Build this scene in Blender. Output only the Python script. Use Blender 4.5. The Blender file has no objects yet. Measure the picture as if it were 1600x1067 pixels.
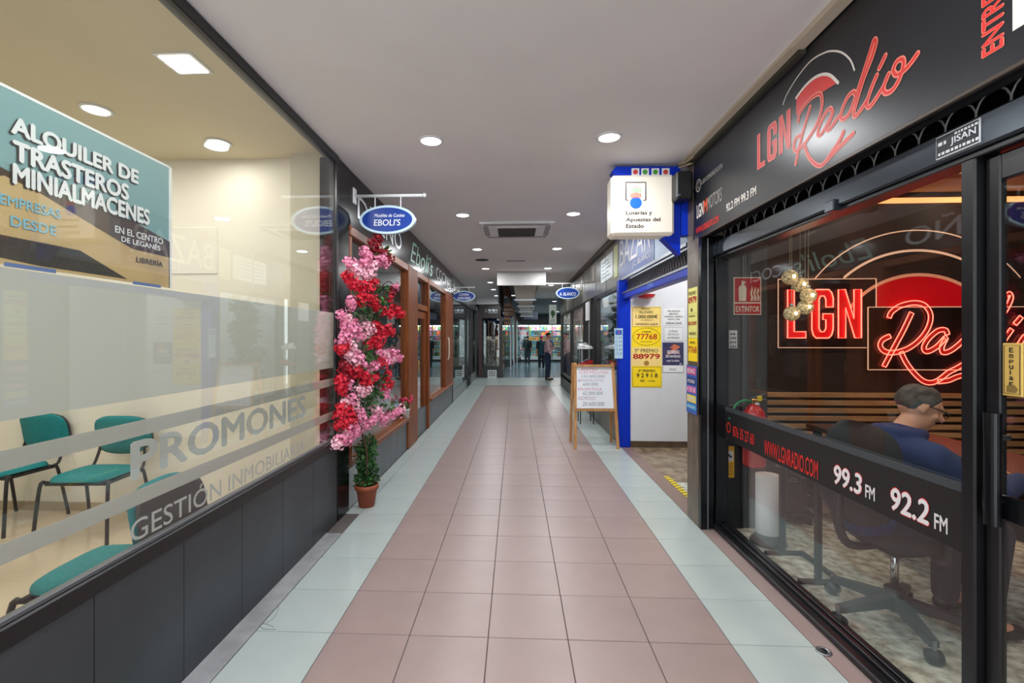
import bpy, math, random
from mathutils import Vector, Matrix
random.seed(7)
SC = bpy.context.scene
COL = SC.collection
PI = math.pi
# ------------------------------------------------------------------ camera (image taken as 1600x1067)
F_PX, CX, CY, EYE = 725.0, 772.0, 528.0, 1.5
YAW = math.atan(33/725.0)
cam = bpy.data.cameras.new('camera'); cam_o = bpy.data.objects.new('camera', cam); COL.objects.link(cam_o)
cam.sensor_width = 36.0; cam.lens = F_PX/1600*36.0
cam.shift_x = (800-CX)/1600; cam.shift_y = (CY-533.5)/1600
cam.clip_start = 0.05; cam.clip_end = 200
cam_o.location = (0, 0, EYE); cam_o.rotation_euler = (PI/2, 0, YAW)
SC.camera = cam_o
# ------------------------------------------------------------------ world, exposure
W = bpy.data.worlds.new('world'); SC.world = W; W.use_nodes = True
W.node_tree.nodes['Background'].inputs[0].default_value = (0.92, 0.96, 1.0, 1)
W.node_tree.nodes['Background'].inputs[1].default_value = 3.6  # daylight through an open corridor end, added to brighten the ceiling
vs = SC.view_settings
vs.view_transform = 'Standard'; vs.look = 'None'; vs.gamma = 1.0; vs.use_curve_mapping = False
vs.exposure = 0.0
P_CORRIDOR, P_OFFICE, P_RADIO, P_LOTTERY = 16.0, 9.5, 9.0, 20.0     # lamp watts
# ------------------------------------------------------------------ pixel -> place
_s, _c = math.sin(YAW), math.cos(YAW)
def ray(px, py):
    x = (px-CX)/F_PX
    return (x*_c-_s, x*_s+_c, -(py-CY)/F_PX)
def onX(px, py, X):
    d = ray(px, py); t = X/d[0]; return Vector((X, d[1]*t, EYE+d[2]*t))
def onY(px, py, Y):
    d = ray(px, py); t = Y/d[1]; return Vector((d[0]*t, Y, EYE+d[2]*t))
def onZ(px, py, Z):
    d = ray(px, py); t = (Z-EYE)/d[2]; return Vector((d[0]*t, d[1]*t, Z))
# ------------------------------------------------------------------ materials
def lin(c):
    return tuple(((v/255)/12.92 if v/255 <= .04045 else ((v/255+.055)/1.055)**2.4) for v in c)
MATS = {}
def mat(name, rgb, rough=.5, metal=0, var=.0, scale=8.0, bump=0.0, emit=0, ecol=None, trans=0, coat=0, spec=None, rgb2=None, stretch=None):
    """principled material with optional procedural colour variation / fine relief"""
    if name in MATS: return MATS[name]
    m = bpy.data.materials.new(name); m.use_nodes = True; MATS[name] = m
    nt = m.node_tree; b = nt.nodes['Principled BSDF']
    c = lin(rgb)
    b.inputs['Roughness'].default_value = rough; b.inputs['Metallic'].default_value = metal
    if spec is not None: b.inputs['Specular IOR Level'].default_value = spec
    if coat: b.inputs['Coat Weight'].default_value = coat; b.inputs['Coat Roughness'].default_value = .08
    if trans: b.inputs['Transmission Weight'].default_value = trans
    if emit:
        b.inputs['Emission Color'].default_value = (*lin(ecol or rgb), 1); b.inputs['Emission Strength'].default_value = emit
    tc = nt.nodes.new('ShaderNodeTexCoord'); mp = nt.nodes.new('ShaderNodeMapping')
    nt.links.new(tc.outputs['Object'], mp.inputs[0])
    if stretch: mp.inputs['Scale'].default_value = stretch
    nz = nt.nodes.new('ShaderNodeTexNoise'); nz.inputs['Scale'].default_value = scale; nz.inputs['Detail'].default_value = 4
    nt.links.new(mp.outputs[0], nz.inputs['Vector'])
    mx = nt.nodes.new('ShaderNodeMix'); mx.data_type = 'RGBA'
    c2 = lin(rgb2) if rgb2 else tuple(v*(1-var) for v in c)
    c1 = c if rgb2 else tuple(min(1, v*(1+var)) for v in c)
    mx.inputs['A'].default_value = (*c1, 1); mx.inputs['B'].default_value = (*c2, 1)
    rp = nt.nodes.new('ShaderNodeMapRange'); rp.inputs['From Min'].default_value = .35; rp.inputs['From Max'].default_value = .65
    nt.links.new(nz.outputs['Fac'], rp.inputs['Value']); nt.links.new(rp.outputs[0], mx.inputs['Factor'])
    nt.links.new(mx.outputs['Result'], b.inputs['Base Color'])
    if bump:
        bp = nt.nodes.new('ShaderNodeBump'); bp.inputs['Strength'].default_value = bump; bp.inputs['Distance'].default_value = .01
        nt.links.new(nz.outputs['Fac'], bp.inputs['Height']); nt.links.new(bp.outputs[0], b.inputs['Normal'])
    return m
def glass_mat(name, tint=(1, 1, 1), f0=.045, gain=.9, rough=.0):
    """clear pane: transparent + mirror reflection by the angle of incidence"""
    if name in MATS: return MATS[name]
    m = bpy.data.materials.new(name); m.use_nodes = True; MATS[name] = m
    nt = m.node_tree; nt.nodes.clear()
    out = nt.nodes.new('ShaderNodeOutputMaterial'); mx = nt.nodes.new('ShaderNodeMixShader')
    tr = nt.nodes.new('ShaderNodeBsdfTransparent'); tr.inputs[0].default_value = (*tint, 1)
    gl = nt.nodes.new('ShaderNodeBsdfGlossy'); gl.inputs['Roughness'].default_value = rough
    gl.inputs[0].default_value = (.95, .98, 1, 1)
    lw = nt.nodes.new('ShaderNodeLayerWeight'); lw.inputs[0].default_value = .5
    pw = nt.nodes.new('ShaderNodeMath'); pw.operation = 'POWER'; pw.inputs[1].default_value = 4.0
    ma = nt.nodes.new('ShaderNodeMath'); ma.operation = 'MULTIPLY_ADD'; ma.inputs[1].default_value = gain; ma.inputs[2].default_value = f0
    nt.links.new(lw.outputs['Facing'], pw.inputs[0]); nt.links.new(pw.outputs[0], ma.inputs[0])
    nt.links.new(ma.outputs[0], mx.inputs[0]); nt.links.new(tr.outputs[0], mx.inputs[1]); nt.links.new(gl.outputs[0], mx.inputs[2])
    nt.links.new(mx.outputs[0], out.inputs[0])
    return m
def film_mat(name, rgb, clear, transl=.5):
    """matt adhesive film on glass: part see-through, part diffuse / translucent"""
    if name in MATS: return MATS[name]
    m = bpy.data.materials.new(name); m.use_nodes = True; MATS[name] = m
    nt = m.node_tree; nt.nodes.clear()
    out = nt.nodes.new('ShaderNodeOutputMaterial'); a = nt.nodes.new('ShaderNodeMixShader'); b = nt.nodes.new('ShaderNodeMixShader')
    tr = nt.nodes.new('ShaderNodeBsdfTransparent'); df = nt.nodes.new('ShaderNodeBsdfDiffuse'); tl = nt.nodes.new('ShaderNodeBsdfTranslucent')
    c = (*lin(rgb), 1); df.inputs[0].default_value = c; tl.inputs[0].default_value = c
    b.inputs[0].default_value = transl; a.inputs[0].default_value = clear
    nt.links.new(df.outputs[0], b.inputs[1]); nt.links.new(tl.outputs[0], b.inputs[2])
    nt.links.new(b.outputs[0], a.inputs[1]); nt.links.new(tr.outputs[0], a.inputs[2]); nt.links.new(a.outputs[0], out.inputs[0])
    return m
def ink(rgb, name=None, emit=0):
    return mat(name or 'ink_%d_%d_%d_%d' % (*rgb, emit*10), rgb, .55, emit=emit)
# ------------------------------------------------------------------ mesh builder
class MB:
    def __init__(s): s.v = []; s.f = []
    def add(s, vs, fs):
        o = len(s.v); s.v += [Vector(v) for v in vs]; s.f += [tuple(i+o for i in f) for f in fs]; return s
    def box(s, x0, x1, y0, y1, z0, z1):
        x0, x1 = sorted((x0, x1)); y0, y1 = sorted((y0, y1)); z0, z1 = sorted((z0, z1))
        return s.add([(x0,y0,z0),(x1,y0,z0),(x1,y1,z0),(x0,y1,z0),(x0,y0,z1),(x1,y0,z1),(x1,y1,z1),(x0,y1,z1)],
                     [(0,3,2,1),(4,5,6,7),(0,1,5,4),(1,2,6,5),(2,3,7,6),(3,0,4,7)])
    def cbox(s, x0, x1, y0, y1, z0, z1, b=.01):
        """box with chamfered edges"""
        x0, x1 = sorted((x0, x1)); y0, y1 = sorted((y0, y1)); z0, z1 = sorted((z0, z1))
        b = min(b, (x1-x0)*.45, (y1-y0)*.45, (z1-z0)*.45)
        bb = bmesh_box(x0, x1, y0, y1, z0, z1, b); return s.add(*bb)
    def bar(s, p0, p1, w, t, up=(0, 0, 1)):
        """square-section bar from p0 to p1"""
        p0, p1 = Vector(p0), Vector(p1); d = (p1-p0).normalized(); up = Vector(up)
        if abs(d.dot(up)) > .95: up = Vector((0, 1, 0))
        a = d.cross(up).normalized()*w/2; b = a.cross(d).normalized()*t/2
        vs = [p+i*a+j*b for p in (p0, p1) for i, j in ((-1,-1),(1,-1),(1,1),(-1,1))]
        return s.add(vs, [(0,1,2,3),(7,6,5,4),(0,4,5,1),(1,5,6,2),(2,6,7,3),(3,7,4,0)])
    def tube(s, pts, r, n=8, closed=False, cap=True):
        pts = [Vector(p) for p in pts]; m = len(pts); rs = r if isinstance(r, (list, tuple)) else [r]*m
        rings = []; prev = None
        for i, p in enumerate(pts):
            a = pts[i-1] if (i or closed) else p; b = pts[(i+1) % m] if (i < m-1 or closed) else p
            d = b-a
            if d.length < 1e-9: d = Vector((0, 0, 1))
            d.normalize()
            if prev is None:
                u = d.orthogonal().normalized()
            else:
                u = prev-d*prev.dot(d)
                u = u.normalized() if u.length > 1e-6 else d.orthogonal().normalized()
            prev = u; w = d.cross(u)
            rings.append([p+(u*math.cos(2*PI*k/n)+w*math.sin(2*PI*k/n))*rs[i] for k in range(n)])
        vs = [v for g in rings for v in g]; fs = []
        for i in range(m if closed else m-1):
            j = (i+1) % m
            for k in range(n): fs.append((i*n+k, i*n+(k+1) % n, j*n+(k+1) % n, j*n+k))
        if cap and not closed:
            fs.append(tuple(range(n-1, -1, -1))); fs.append(tuple((m-1)*n+k for k in range(n)))
        return s.add(vs, fs)
    def cyl(s, p0, p1, r, n=16, r1=None):
        return s.tube([p0, p1], [r, r if r1 is None else r1], n)
    def lathe(s, prof, n=24, c=(0, 0, 0), sx=1, sy=1):
        vs = []; fs = []; m = len(prof)
        for r, z in prof:
            for k in range(n): vs.append((c[0]+sx*r*math.cos(2*PI*k/n), c[1]+sy*r*math.sin(2*PI*k/n), c[2]+z))
        for i in range(m-1):
            for k in range(n): fs.append((i*n+k, i*n+(k+1) % n, (i+1)*n+(k+1) % n, (i+1)*n+k))
        fs.append(tuple(range(n-1, -1, -1))); fs.append(tuple((m-1)*n+k for k in range(n)))
        return s.add(vs, fs)
    def ball(s, c, r, n=12, m=8, sc=(1, 1, 1), R=None):
        vs = []; fs = []; c = Vector(c)
        for i in range(m+1):
            t = PI*i/m
            for k in range(n):
                v = Vector((r*sc[0]*math.sin(t)*math.cos(2*PI*k/n), r*sc[1]*math.sin(t)*math.sin(2*PI*k/n), r*sc[2]*math.cos(t)))
                vs.append(c+(R @ v if R else v))
        for i in range(m):
            for k in range(n): fs.append((i*n+k, (i+1)*n+k, (i+1)*n+(k+1) % n, i*n+(k+1) % n))
        return s.add(vs, fs)
    def prism(s, poly, O, U, V, depth):
        """polygon (u,v) in the plane O,U,V extruded by depth along -(U x V); the front face lies in the plane"""
        O, U, V = Vector(O), Vector(U), Vector(V); N = U.cross(V).normalized(); n = len(poly)
        ar = sum(poly[i][0]*poly[(i+1) % n][1]-poly[(i+1) % n][0]*poly[i][1] for i in range(n))
        if ar < 0: poly = poly[::-1]
        a = [O+U*p[0]+V*p[1] for p in poly]; b = [q-N*depth for q in a]
        fs = [tuple(range(n)), tuple(range(2*n-1, n-1, -1))]
        for i in range(n): fs.append((i, i+n, (i+1) % n+n, (i+1) % n))
        return s.add(a+b, fs)
def bmesh_box(x0, x1, y0, y1, z0, z1, b):
    X = (x0, x1); Y = (y0, y1); Z = (z0, z1); vs = []; ix = {}
    for i in (0, 1):
        for j in (0, 1):
            for k in (0, 1):
                sx, sy, sz = (b if i == 0 else -b), (b if j == 0 else -b), (b if k == 0 else -b)
                for a, p in enumerate(((X[i], Y[j]+sy, Z[k]+sz), (X[i]+sx, Y[j], Z[k]+sz), (X[i]+sx, Y[j]+sy, Z[k]))):
                    ix[i, j, k, a] = len(vs); vs.append(p)
    fs = []
    for i in (0, 1):
        q = [ix[i, j, k, 0] for j, k in ((0,0),(1,0),(1,1),(0,1))]; fs.append(tuple(q if i else q[::-1]))
        q = [ix[j, i, k, 1] for j, k in ((0,0),(1,0),(1,1),(0,1))]; fs.append(tuple(q[::-1] if i else q))
        q = [ix[j, k, i, 2] for j, k in ((0,0),(1,0),(1,1),(0,1))]; fs.append(tuple(q if i else q[::-1]))
    for p in (0, 1):
        for q in (0, 1):
            e = (ix[0,p,q,1], ix[1,p,q,1], ix[1,p,q,2], ix[0,p,q,2]); fs.append(e if (p == q) else e[::-1])
            e = (ix[p,0,q,0], ix[p,1,q,0], ix[p,1,q,2], ix[p,0,q,2]); fs.append(e[::-1] if (p == q) else e)
            e = (ix[p,q,0,0], ix[p,q,1,0], ix[p,q,1,1], ix[p,q,0,1]); fs.append(e if (p == q) else e[::-1])
    for i in (0, 1):
        for j in (0, 1):
            for k in (0, 1):
                t = (ix[i,j,k,0], ix[i,j,k,1], ix[i,j,k,2]); fs.append(t if (i+j+k) % 2 else t[::-1])
    return vs, fs
def org(o):
    v = Vector((0, 0, 0))
    while o is not None: v = v+o.location; o = o.parent
    return v
def tag(o, label=None, cat=None, group=None, kind=None):
    if label: o['label'] = label
    if cat: o['category'] = cat
    if group: o['group'] = group
    if kind: o['kind'] = kind
    return o
def thing(name, label, cat, loc=(0, 0, 0), rz=0, group=None, kind=None):
    o = bpy.data.objects.new(name, None); COL.objects.link(o); o.empty_display_size = .1
    o.location = loc; o.rotation_euler = (0, 0, rz)
    return tag(o, label, cat, group, kind)
def build(mb, name, m, parent=None, smooth=False, local=False, label=None, cat=None, group=None, kind=None):
    """link one mesh object. World-built vertices are moved into the parent's frame (unless local)."""
    vs = mb.v
    if parent is not None and not local:
        o0 = org(parent); vs = [v-o0 for v in vs]
    loc = Vector((0, 0, 0))
    if parent is None:
        xs = [v.x for v in vs]; ys = [v.y for v in vs]; zs = [v.z for v in vs]
        loc = Vector(((min(xs)+max(xs))/2, (min(ys)+max(ys))/2, min(zs))); vs = [v-loc for v in vs]
    me = bpy.data.meshes.new(name); me.from_pydata([tuple(v) for v in vs], [], mb.f); me.update()
    if smooth: me.polygons.foreach_set('use_smooth', [True]*len(me.polygons))
    me.materials.append(m)
    o = bpy.data.objects.new(name, me); COL.objects.link(o); o.location = loc
    if parent is not None: o.parent = parent
    return tag(o, label, cat, group, kind)
def struct(mb, name, m, label=None, cat=None, parent=None):
    return build(mb, name, m, parent, kind='structure' if parent is None else None, label=label, cat=cat)
def copy_tree(o, parent=None):
    c = o.copy(); COL.objects.link(c); c.parent = parent
    for ch in [k for k in o.children]:
        copy_tree(ch, c)
    return c
# ------------------------------------------------------------------ lettering (built-in font)
_TX = {}
def text_geo(s, bold=0.0, outline=False, shear=0.0):
    k = (s, bold, outline, shear)
    if k in _TX: return _TX[k]
    cu = bpy.data.curves.new('t', 'FONT'); cu.body = s; cu.resolution_u = 3; cu.offset = min(0, bold); cu.shear = shear
    if outline: cu.fill_mode = 'NONE'
    ob = bpy.data.objects.new('t', cu); COL.objects.link(ob)
    dg = bpy.context.evaluated_depsgraph_get(); ev = ob.evaluated_get(dg); me = ev.to_mesh()
    vs = [(v.co[0], v.co[1], 0) for v in me.vertices]; fs = [tuple(p.vertices) for p in me.polygons]; es = [tuple(e.vertices) for e in me.edges]
    ev.to_mesh_clear(); bpy.data.objects.remove(ob); bpy.data.curves.remove(cu)
    if bold > 0 and not outline:      # heavier weight: five shifted layers, each a hair in front of the last
        n = len(vs); base, bf = vs, fs; vs, fs = [], []
        for i, (a, b) in enumerate(((0, 0), (bold, 0), (-bold, 0), (0, bold*.8), (0, -bold*.8))):
            vs += [(v[0]+a, v[1]+b, i) for v in base]; fs += [tuple(q+i*n for q in f) for f in bf]
    if vs:
        x0 = min(v[0] for v in vs); x1 = max(v[0] for v in vs); y0 = min(v[1] for v in vs); y1 = max(v[1] for v in vs)
        vs = [((v[0]-x0)/max(1e-6, x1-x0), (v[1]-y0)/max(1e-6, y1-y0), v[2]) for v in vs]
    _TX[k] = (vs, fs, es); return _TX[k]
def text(s, m, parent, O, U, V, w, h, off=.0015, bold=0.0, shear=0.0, name='lettering', mirror=False):
    """flat lettering filling the w x h box whose lower left corner is O, in the plane U (right), V (up)"""
    vs, fs, es = text_geo(s, bold, False, shear)
    O, U, V = Vector(O), Vector(U), Vector(V); N = U.cross(V).normalized()
    mb = MB(); mb.add([O+U*(v[0]*w)+V*(v[1]*h)+N*(off+.00012*v[2]) for v in vs], fs)
    return build(mb, name, m, parent)
def loops(es, n):
    adj = {}
    for a, b in es: adj.setdefault(a, []).append(b); adj.setdefault(b, []).append(a)
    seen = set(); out = []
    for s0 in adj:
        if s0 in seen: continue
        cur = [s0]; seen.add(s0); p = s0
        while True:
            nx = [q for q in adj[p] if q not in seen]
            if not nx: break
            p = nx[0]; seen.add(p); cur.append(p)
        out.append(cur)
    return out
def neon_text(s, m, parent, O, U, V, w, h, r, off=.02, bold=0.0, name='neon_letter_tube'):
    vs, fs, es = text_geo(s, bold, True)
    O, U, V = Vector(O), Vector(U), Vector(V); N = U.cross(V).normalized()
    mb = MB()
    for lp in loops(es, len(vs)):
        pts = [O+U*(vs[i][0]*w)+V*(vs[i][1]*h)+N*off for i in lp]
        if len(pts) > 2: mb.tube(pts, r, 5, closed=True)
    return build(mb, name, m, parent)
def catmull(p, n=6):
    out = []
    for i in range(len(p)-1):
        a = p[max(0, i-1)]; b = p[i]; c = p[i+1]; d = p[min(len(p)-1, i+2)]
        for k in range(n):
            t = k/n
            out.append(tuple(.5*(2*b[j]+(c[j]-a[j])*t+(2*a[j]-5*b[j]+4*c[j]-d[j])*t*t+(3*b[j]-a[j]-3*c[j]+d[j])*t**3) for j in range(len(b))))
    out.append(tuple(p[-1])); return out
def ribbon(mb, pts, w, O, U, V, off):
    """flat stroke of half-width w along 2-D points in the plane O,U,V"""
    O, U, V = Vector(O), Vector(U), Vector(V); N = U.cross(V).normalized(); L = []; n = len(pts)
    for i, p in enumerate(pts):
        a = pts[max(0, i-1)]; b = pts[min(n-1, i+1)]; dx, dy = b[0]-a[0], b[1]-a[1]; l = math.hypot(dx, dy) or 1
        L.append((p[0]-dy/l*w, p[1]+dx/l*w)); L.append((p[0]+dy/l*w, p[1]-dx/l*w))
    mb.add([O+U*q[0]+V*q[1]+N*(off+.000006*(j//2)) for j, q in enumerate(L)], [(2*i, 2*i+1, 2*i+3, 2*i+2) for i in range(n-1)])
    for c, lift in ((pts[0], -.00006), (pts[-1], .000006*n+.00006)):
        mb.add([O+U*c[0]+V*c[1]+N*(off+lift)]+[O+U*(c[0]+w*math.cos(2*PI*k/10))+V*(c[1]+w*math.sin(2*PI*k/10))+N*(off+lift) for k in range(10)],
               [(0, 1+k, 1+(k+1) % 10) for k in range(10)])
    return mb
def offset_loop(pts, w):
    n = len(pts); A = []; B = []
    for i, p in enumerate(pts):
        a = pts[max(0, i-1)]; b = pts[min(n-1, i+1)]; dx, dy = b[0]-a[0], b[1]-a[1]; l = math.hypot(dx, dy) or 1
        A.append((p[0]-dy/l*w, p[1]+dx/l*w)); B.append((p[0]+dy/l*w, p[1]-dx/l*w))
    return A+B[::-1]
def ellipse(cx, cy, rx, ry, n=40, a0=0, a1=2*PI):
    full = abs(a1-a0-2*PI) < 1e-6
    return [(cx+rx*math.cos(a0+(a1-a0)*k/(n if full else n-1)), cy+ry*math.sin(a0+(a1-a0)*k/(n if full else n-1))) for k in range(n)]
def area_lamp(name, loc, power, size, col=(1, 1, 1), rot=(0, 0, 0), parent=None, spread=PI, sy=None):
    l = bpy.data.lights.new(name, 'AREA'); l.energy = power; l.color = col; l.spread = spread
    if sy: l.shape = 'RECTANGLE'; l.size = size; l.size_y = sy
    else: l.shape = 'DISK'; l.size = size
    o = bpy.data.objects.new(name, l); COL.objects.link(o); o.rotation_euler = rot
    if parent is not None: o.parent = parent; o.location = Vector(loc)-org(parent)
    else: o.location = loc
    return o
XP, YP, ZP = Vector((1,0,0)), Vector((0,1,0)), Vector((0,0,1))
def marks(parent, m, O, U, V, w, h, off=.0008, name='small_print'):
    """a line of print too small to read: a row of short dashes of uneven length"""
    mb = MB(); O, U, V = Vector(O), Vector(U), Vector(V); N = U.cross(V).normalized()*off; x = 0; k = len(parent.children)*7
    while x < w-h*.3:
        l = min(h*(.7+.9*((k*37 % 11)/11)), w-x); k += 1
        mb.add([O+U*x+N, O+U*(x+l)+N, O+U*(x+l)+V*h+N, O+U*x+V*h+N], [(0, 1, 2, 3)]); x += l+h*.45
    return build(mb, name, m, parent)
# ================================================================== MATERIALS
m_grout = mat('grout', (96, 88, 86), .8)
m_pink = mat('pink_tile', (152, 133, 130), .32, var=.05, scale=3.0)
m_white_tile = mat('white_tile', (174, 184, 182), .28, var=.04, scale=3.0)
m_metalstrip = mat('brushed_strip', (150, 152, 154), .5, 0, var=.15, scale=8)
m_ceil = mat('ceiling_paint', (226, 224, 224), .85, var=.02, scale=2)
m_black = mat('black_metal', (18, 19, 22), .32, .0, var=.2, scale=6)
m_gloss_black = mat('gloss_black', (13, 14, 17), .2, spec=.3)
m_slate = mat('slate_panel', (50, 54, 59), .38, var=.22, scale=2.2)
m_slate2 = mat('slate_panel_light', (82, 87, 92), .4, var=.15, scale=3)
m_wood = mat('oak_varnish', (140, 74, 30), .45, rgb2=(104, 52, 24), scale=6, stretch=(6, 6, .6), spec=.25)
m_wood_y = mat('oak_varnish_rail', (150, 86, 46), .36, rgb2=(116, 62, 32), scale=6, stretch=(6, .6, 6), spec=.3)
m_glass = glass_mat('clear_glass', (.97, .985, .98))
m_glass_dark = glass_mat('shop_glass', (.86, .9, .88), .06, .85)
m_glass_green = glass_mat('green_glass', (.62, .84, .8), .08, .8)
m_office_wall = mat('office_wall', (238, 233, 220), .8, var=.02, scale=2)
m_office_ceil = mat('office_ceiling', (222, 210, 178), .8, var=.02, scale=1.5)
m_office_floor = mat('office_floor', (206, 190, 164), .12, var=.04, scale=2)
m_blue = mat('blue_paint', (0, 46, 184), .4, var=.06, scale=5, spec=.25)
m_stone = mat('brown_stone', (112, 98, 82), .35, rgb2=(84, 72, 60), scale=5, stretch=(4, 4, 1))
m_marble = mat('marble_floor', (156, 138, 114), .25, rgb2=(108, 90, 70), scale=9, bump=.02)
m_marble2 = mat('studio_marble_floor', (216, 218, 206), .22, rgb2=(142, 138, 122), scale=16)  # marble mottling; pale greenish tone also stands in for tiles reflected in the glass
m_greystone = mat('grey_fascia_stone', (112, 108, 98), .35, rgb2=(84, 82, 74), scale=2.5)
m_white = mat('white_paint', (226, 226, 228), .5, var=.02)
m_lamp = mat('lamp_diffuser', (255, 255, 255), .5, emit=9, ecol=(245, 250, 255))
m_lamp_warm = mat('lamp_diffuser_warm', (255, 255, 255), .5, emit=8, ecol=(255, 246, 230))
m_alu = mat('aluminium', (150, 155, 160), .3, .8)
m_studio_wall = mat('studio_wall', (52, 32, 28), .6, var=.15, scale=3)
m_studio_grey = mat('studio_grey', (74, 74, 76), .6, var=.08, scale=3)
m_dark = mat('dark_paint', (34, 34, 38), .5, var=.1)
m_plastic_black = mat('black_plastic', (22, 23, 26), .42)
m_studio_ceil = mat('studio_ceiling', (212, 180, 148), .75, var=.03)
m_hall_floor = mat('blue_grey_floor', (112, 134, 148), .16, var=.12, scale=1.2)
# ================================================================== FLOOR
T = .3975; X0 = -.93; R0 = 2.322
floor = struct(MB().box(-1.6, 1.62, -1.75, 14.71, -.06, -.006), 'floor', m_grout, 'corridor floor of pink and white square tiles', 'floor')
def tile_mesh(name, w, d, m):
    g = .0022; vs, fs = bmesh_box(g, w-g, g, d-g, -.03, 0, .0015)
    me = bpy.data.meshes.new(name); me.from_pydata(vs, [], fs); me.materials.append(m); return me
me_p = tile_mesh('floor_tile', T, T, m_pink); me_w = tile_mesh('floor_tile_white', T, T, m_white_tile)
me_s = tile_mesh('edge_tile', .122, T, m_white_tile)
def put(me, name, x, y, parent, z=0.0):
    o = bpy.data.objects.new(name, me); COL.objects.link(o); o.location = (x, y, z); o.location -= org(parent); o.parent = parent; return o
for k in range(-2, 32):
    y = R0+k*T
    if y+T > 14.74: break
    for i in range(5): put(me_p, 'pink_tile', X0+i*T, y, floor, random.uniform(-.0004, .0004))
    put(me_w, 'white_tile', X0-T, y, floor); put(me_w, 'white_tile', X0+5*T, y, floor)
    if y > 3.55: put(me_s, 'edge_tile', X0-T-.1225, y, floor)
mb = MB()
for k in range(-10, -2):
    for i in range(7): mb.box(X0+(i-1)*T+.002, X0+i*T-.002, R0+k*T+.002, R0+(k+1)*T-.002, -.03, 0)
o = struct(mb, 'tile_field', m_pink, parent=floor); o['kind'] = 'stuff'
build(MB().cbox(-1.45, -1.33, -1.7, 3.50, -.03, .004, .002), 'metal_edge_strip', m_metalstrip, floor)
build(MB().box(1.457, 1.56, -1.7, 3.74, -.03, -.001), 'pink_edge_strip', m_pink, floor)
build(MB().box(1.457, 1.60, 3.75, 6.60, -.03, -.0005), 'doorway_strip', mat('brown_strip', (136, 112, 104), .35, var=.08), floor)
build(MB().box(1.457, 1.60, 6.60, 14.71, -.03, -.0005), 'white_edge_strip', m_white_tile, floor)
# cracked tile hairlines by the left wall and the small floor drain ring
p = onZ(412, 977, 0); mb = MB()
for pts in ([(-.11, -.02), (-.03, .0), (.0, .012), (.06, -.012)], [(.0, .012), (.02, .07), (.0, .15), (-.03, .2)], [(-.03, 0), (.02, -.03), (.08, -.03)]):
    mb.tube([p+Vector((a, b, .0006)) for a, b in catmull(pts, 4)], .0011, 4)
build(mb, 'crack_line', m_grout, floor)
p = onZ(1287, 1018, 0); drain = thing('floor_socket', 'small round metal floor socket at the edge of a white tile', 'floor socket', p)
build(MB().lathe([(.0, 0), (.034, 0), (.034, .004), (.026, .006), (.024, .003), (0, .003)], 24, p), 'rim', m_alu, drain, True)
build(MB().lathe([(.0, .003), (.016, .003), (.014, .0075), (0, .0075)], 16, p), 'plug', m_black, drain, True)
# cross band and hall floor beyond
struct(MB().box(-1.6, 4.5, 14.71, 17.6, -.06, 0), 'floor_crossing', m_white_tile, 'pale tile band crossing the end of the pink floor', 'floor')
struct(MB().box(-1.6, 5.5, 17.6, 30.5, -.06, 0), 'floor_hall', m_hall_floor, 'glossy blue grey floor of the far hall', 'floor')
struct(MB().box(-6.2, -1.6, -1.7, 4.0, -.06, 0), 'floor_office', m_office_floor, 'shiny beige floor of the estate agency office', 'floor')
struct(MB().box(-5.0, -1.6, 4.0, 17.5, -.06, 0), 'floor_kitchen_shop', mat('kitchen_shop_floor', (70, 74, 78), .2, var=.1), 'dark glossy floor of the kitchen shop', 'floor')
fr = struct(MB().box(1.62, 6.2, -.8, 5.0, -.06, -.004), 'floor_studio', m_grout, 'mottled marble floor of the radio studio', 'floor')
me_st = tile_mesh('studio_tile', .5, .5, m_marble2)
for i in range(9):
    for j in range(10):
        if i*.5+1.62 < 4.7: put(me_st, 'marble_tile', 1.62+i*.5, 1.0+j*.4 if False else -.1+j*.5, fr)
fl = struct(MB().box(1.60, 5.0, 5.0, 9.0, -.06, -.002), 'floor_lottery', m_marble, 'brown marble floor inside the lottery shop doorway', 'floor')
build(MB().box(1.60, 2.0, 4.02, 5.0, -.06, -.002), 'doorway_slab', m_marble, fl)
struct(MB().box(1.62, 5.0, 9.0, 15.0, -.06, 0), 'floor_shoe_shop', m_marble, 'brown floor of the shoe shop', 'floor')
# ================================================================== CEILINGS
CZ = 2.98
ce = struct(MB().box(-1.49, 1.6, -1.75, 10.1, CZ, CZ+.12), 'ceiling', m_ceil, 'plain matt corridor ceiling', 'ceiling')
build(MB().box(-1.6, -.40, 10.1, 17.5, CZ, CZ+.12), 'ceiling_strip', m_ceil, ce)
build(MB().box(.68, 1.6, 10.1, 15.0, CZ, CZ+.12), 'ceiling_strip', m_ceil, ce)
build(MB().box(-.40, .68, 10.3, 10.4, 2.67, CZ+.12), 'bulkhead', mat('bulkhead_paint', (186, 184, 182), .7), ce)
build(MB().box(-.40, .68, 10.1, 10.3, CZ, CZ+.12), 'ceiling_strip', m_ceil, ce)
build(MB().box(-1.6, -.42, 17.3, 17.5, 2.76, CZ), 'bulkhead', m_white, ce)
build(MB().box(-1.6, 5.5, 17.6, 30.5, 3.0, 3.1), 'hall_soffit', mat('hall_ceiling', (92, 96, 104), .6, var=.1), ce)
build(MB().box(-.42, .70, 10.2, 17.6, 3.12, 3.2), 'void_soffit', m_dark, ce)
build(MB().box(.68, 4.6, 15.0, 17.6, 3.0, 3.1), 'crossing_soffit', m_ceil, ce)
struct(MB().box(-6.2, -1.47, -1.7, 4.0, 3.03, 3.1), 'ceiling_office', m_office_ceil, 'cream ceiling of the estate agency office', 'ceiling')
struct(MB().box(-5.0, -1.6, 4.0, 17.5, 2.9, 3.1), 'ceiling_kitchen_shop', m_ceil, 'ceiling of the kitchen shop', 'ceiling')
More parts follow.
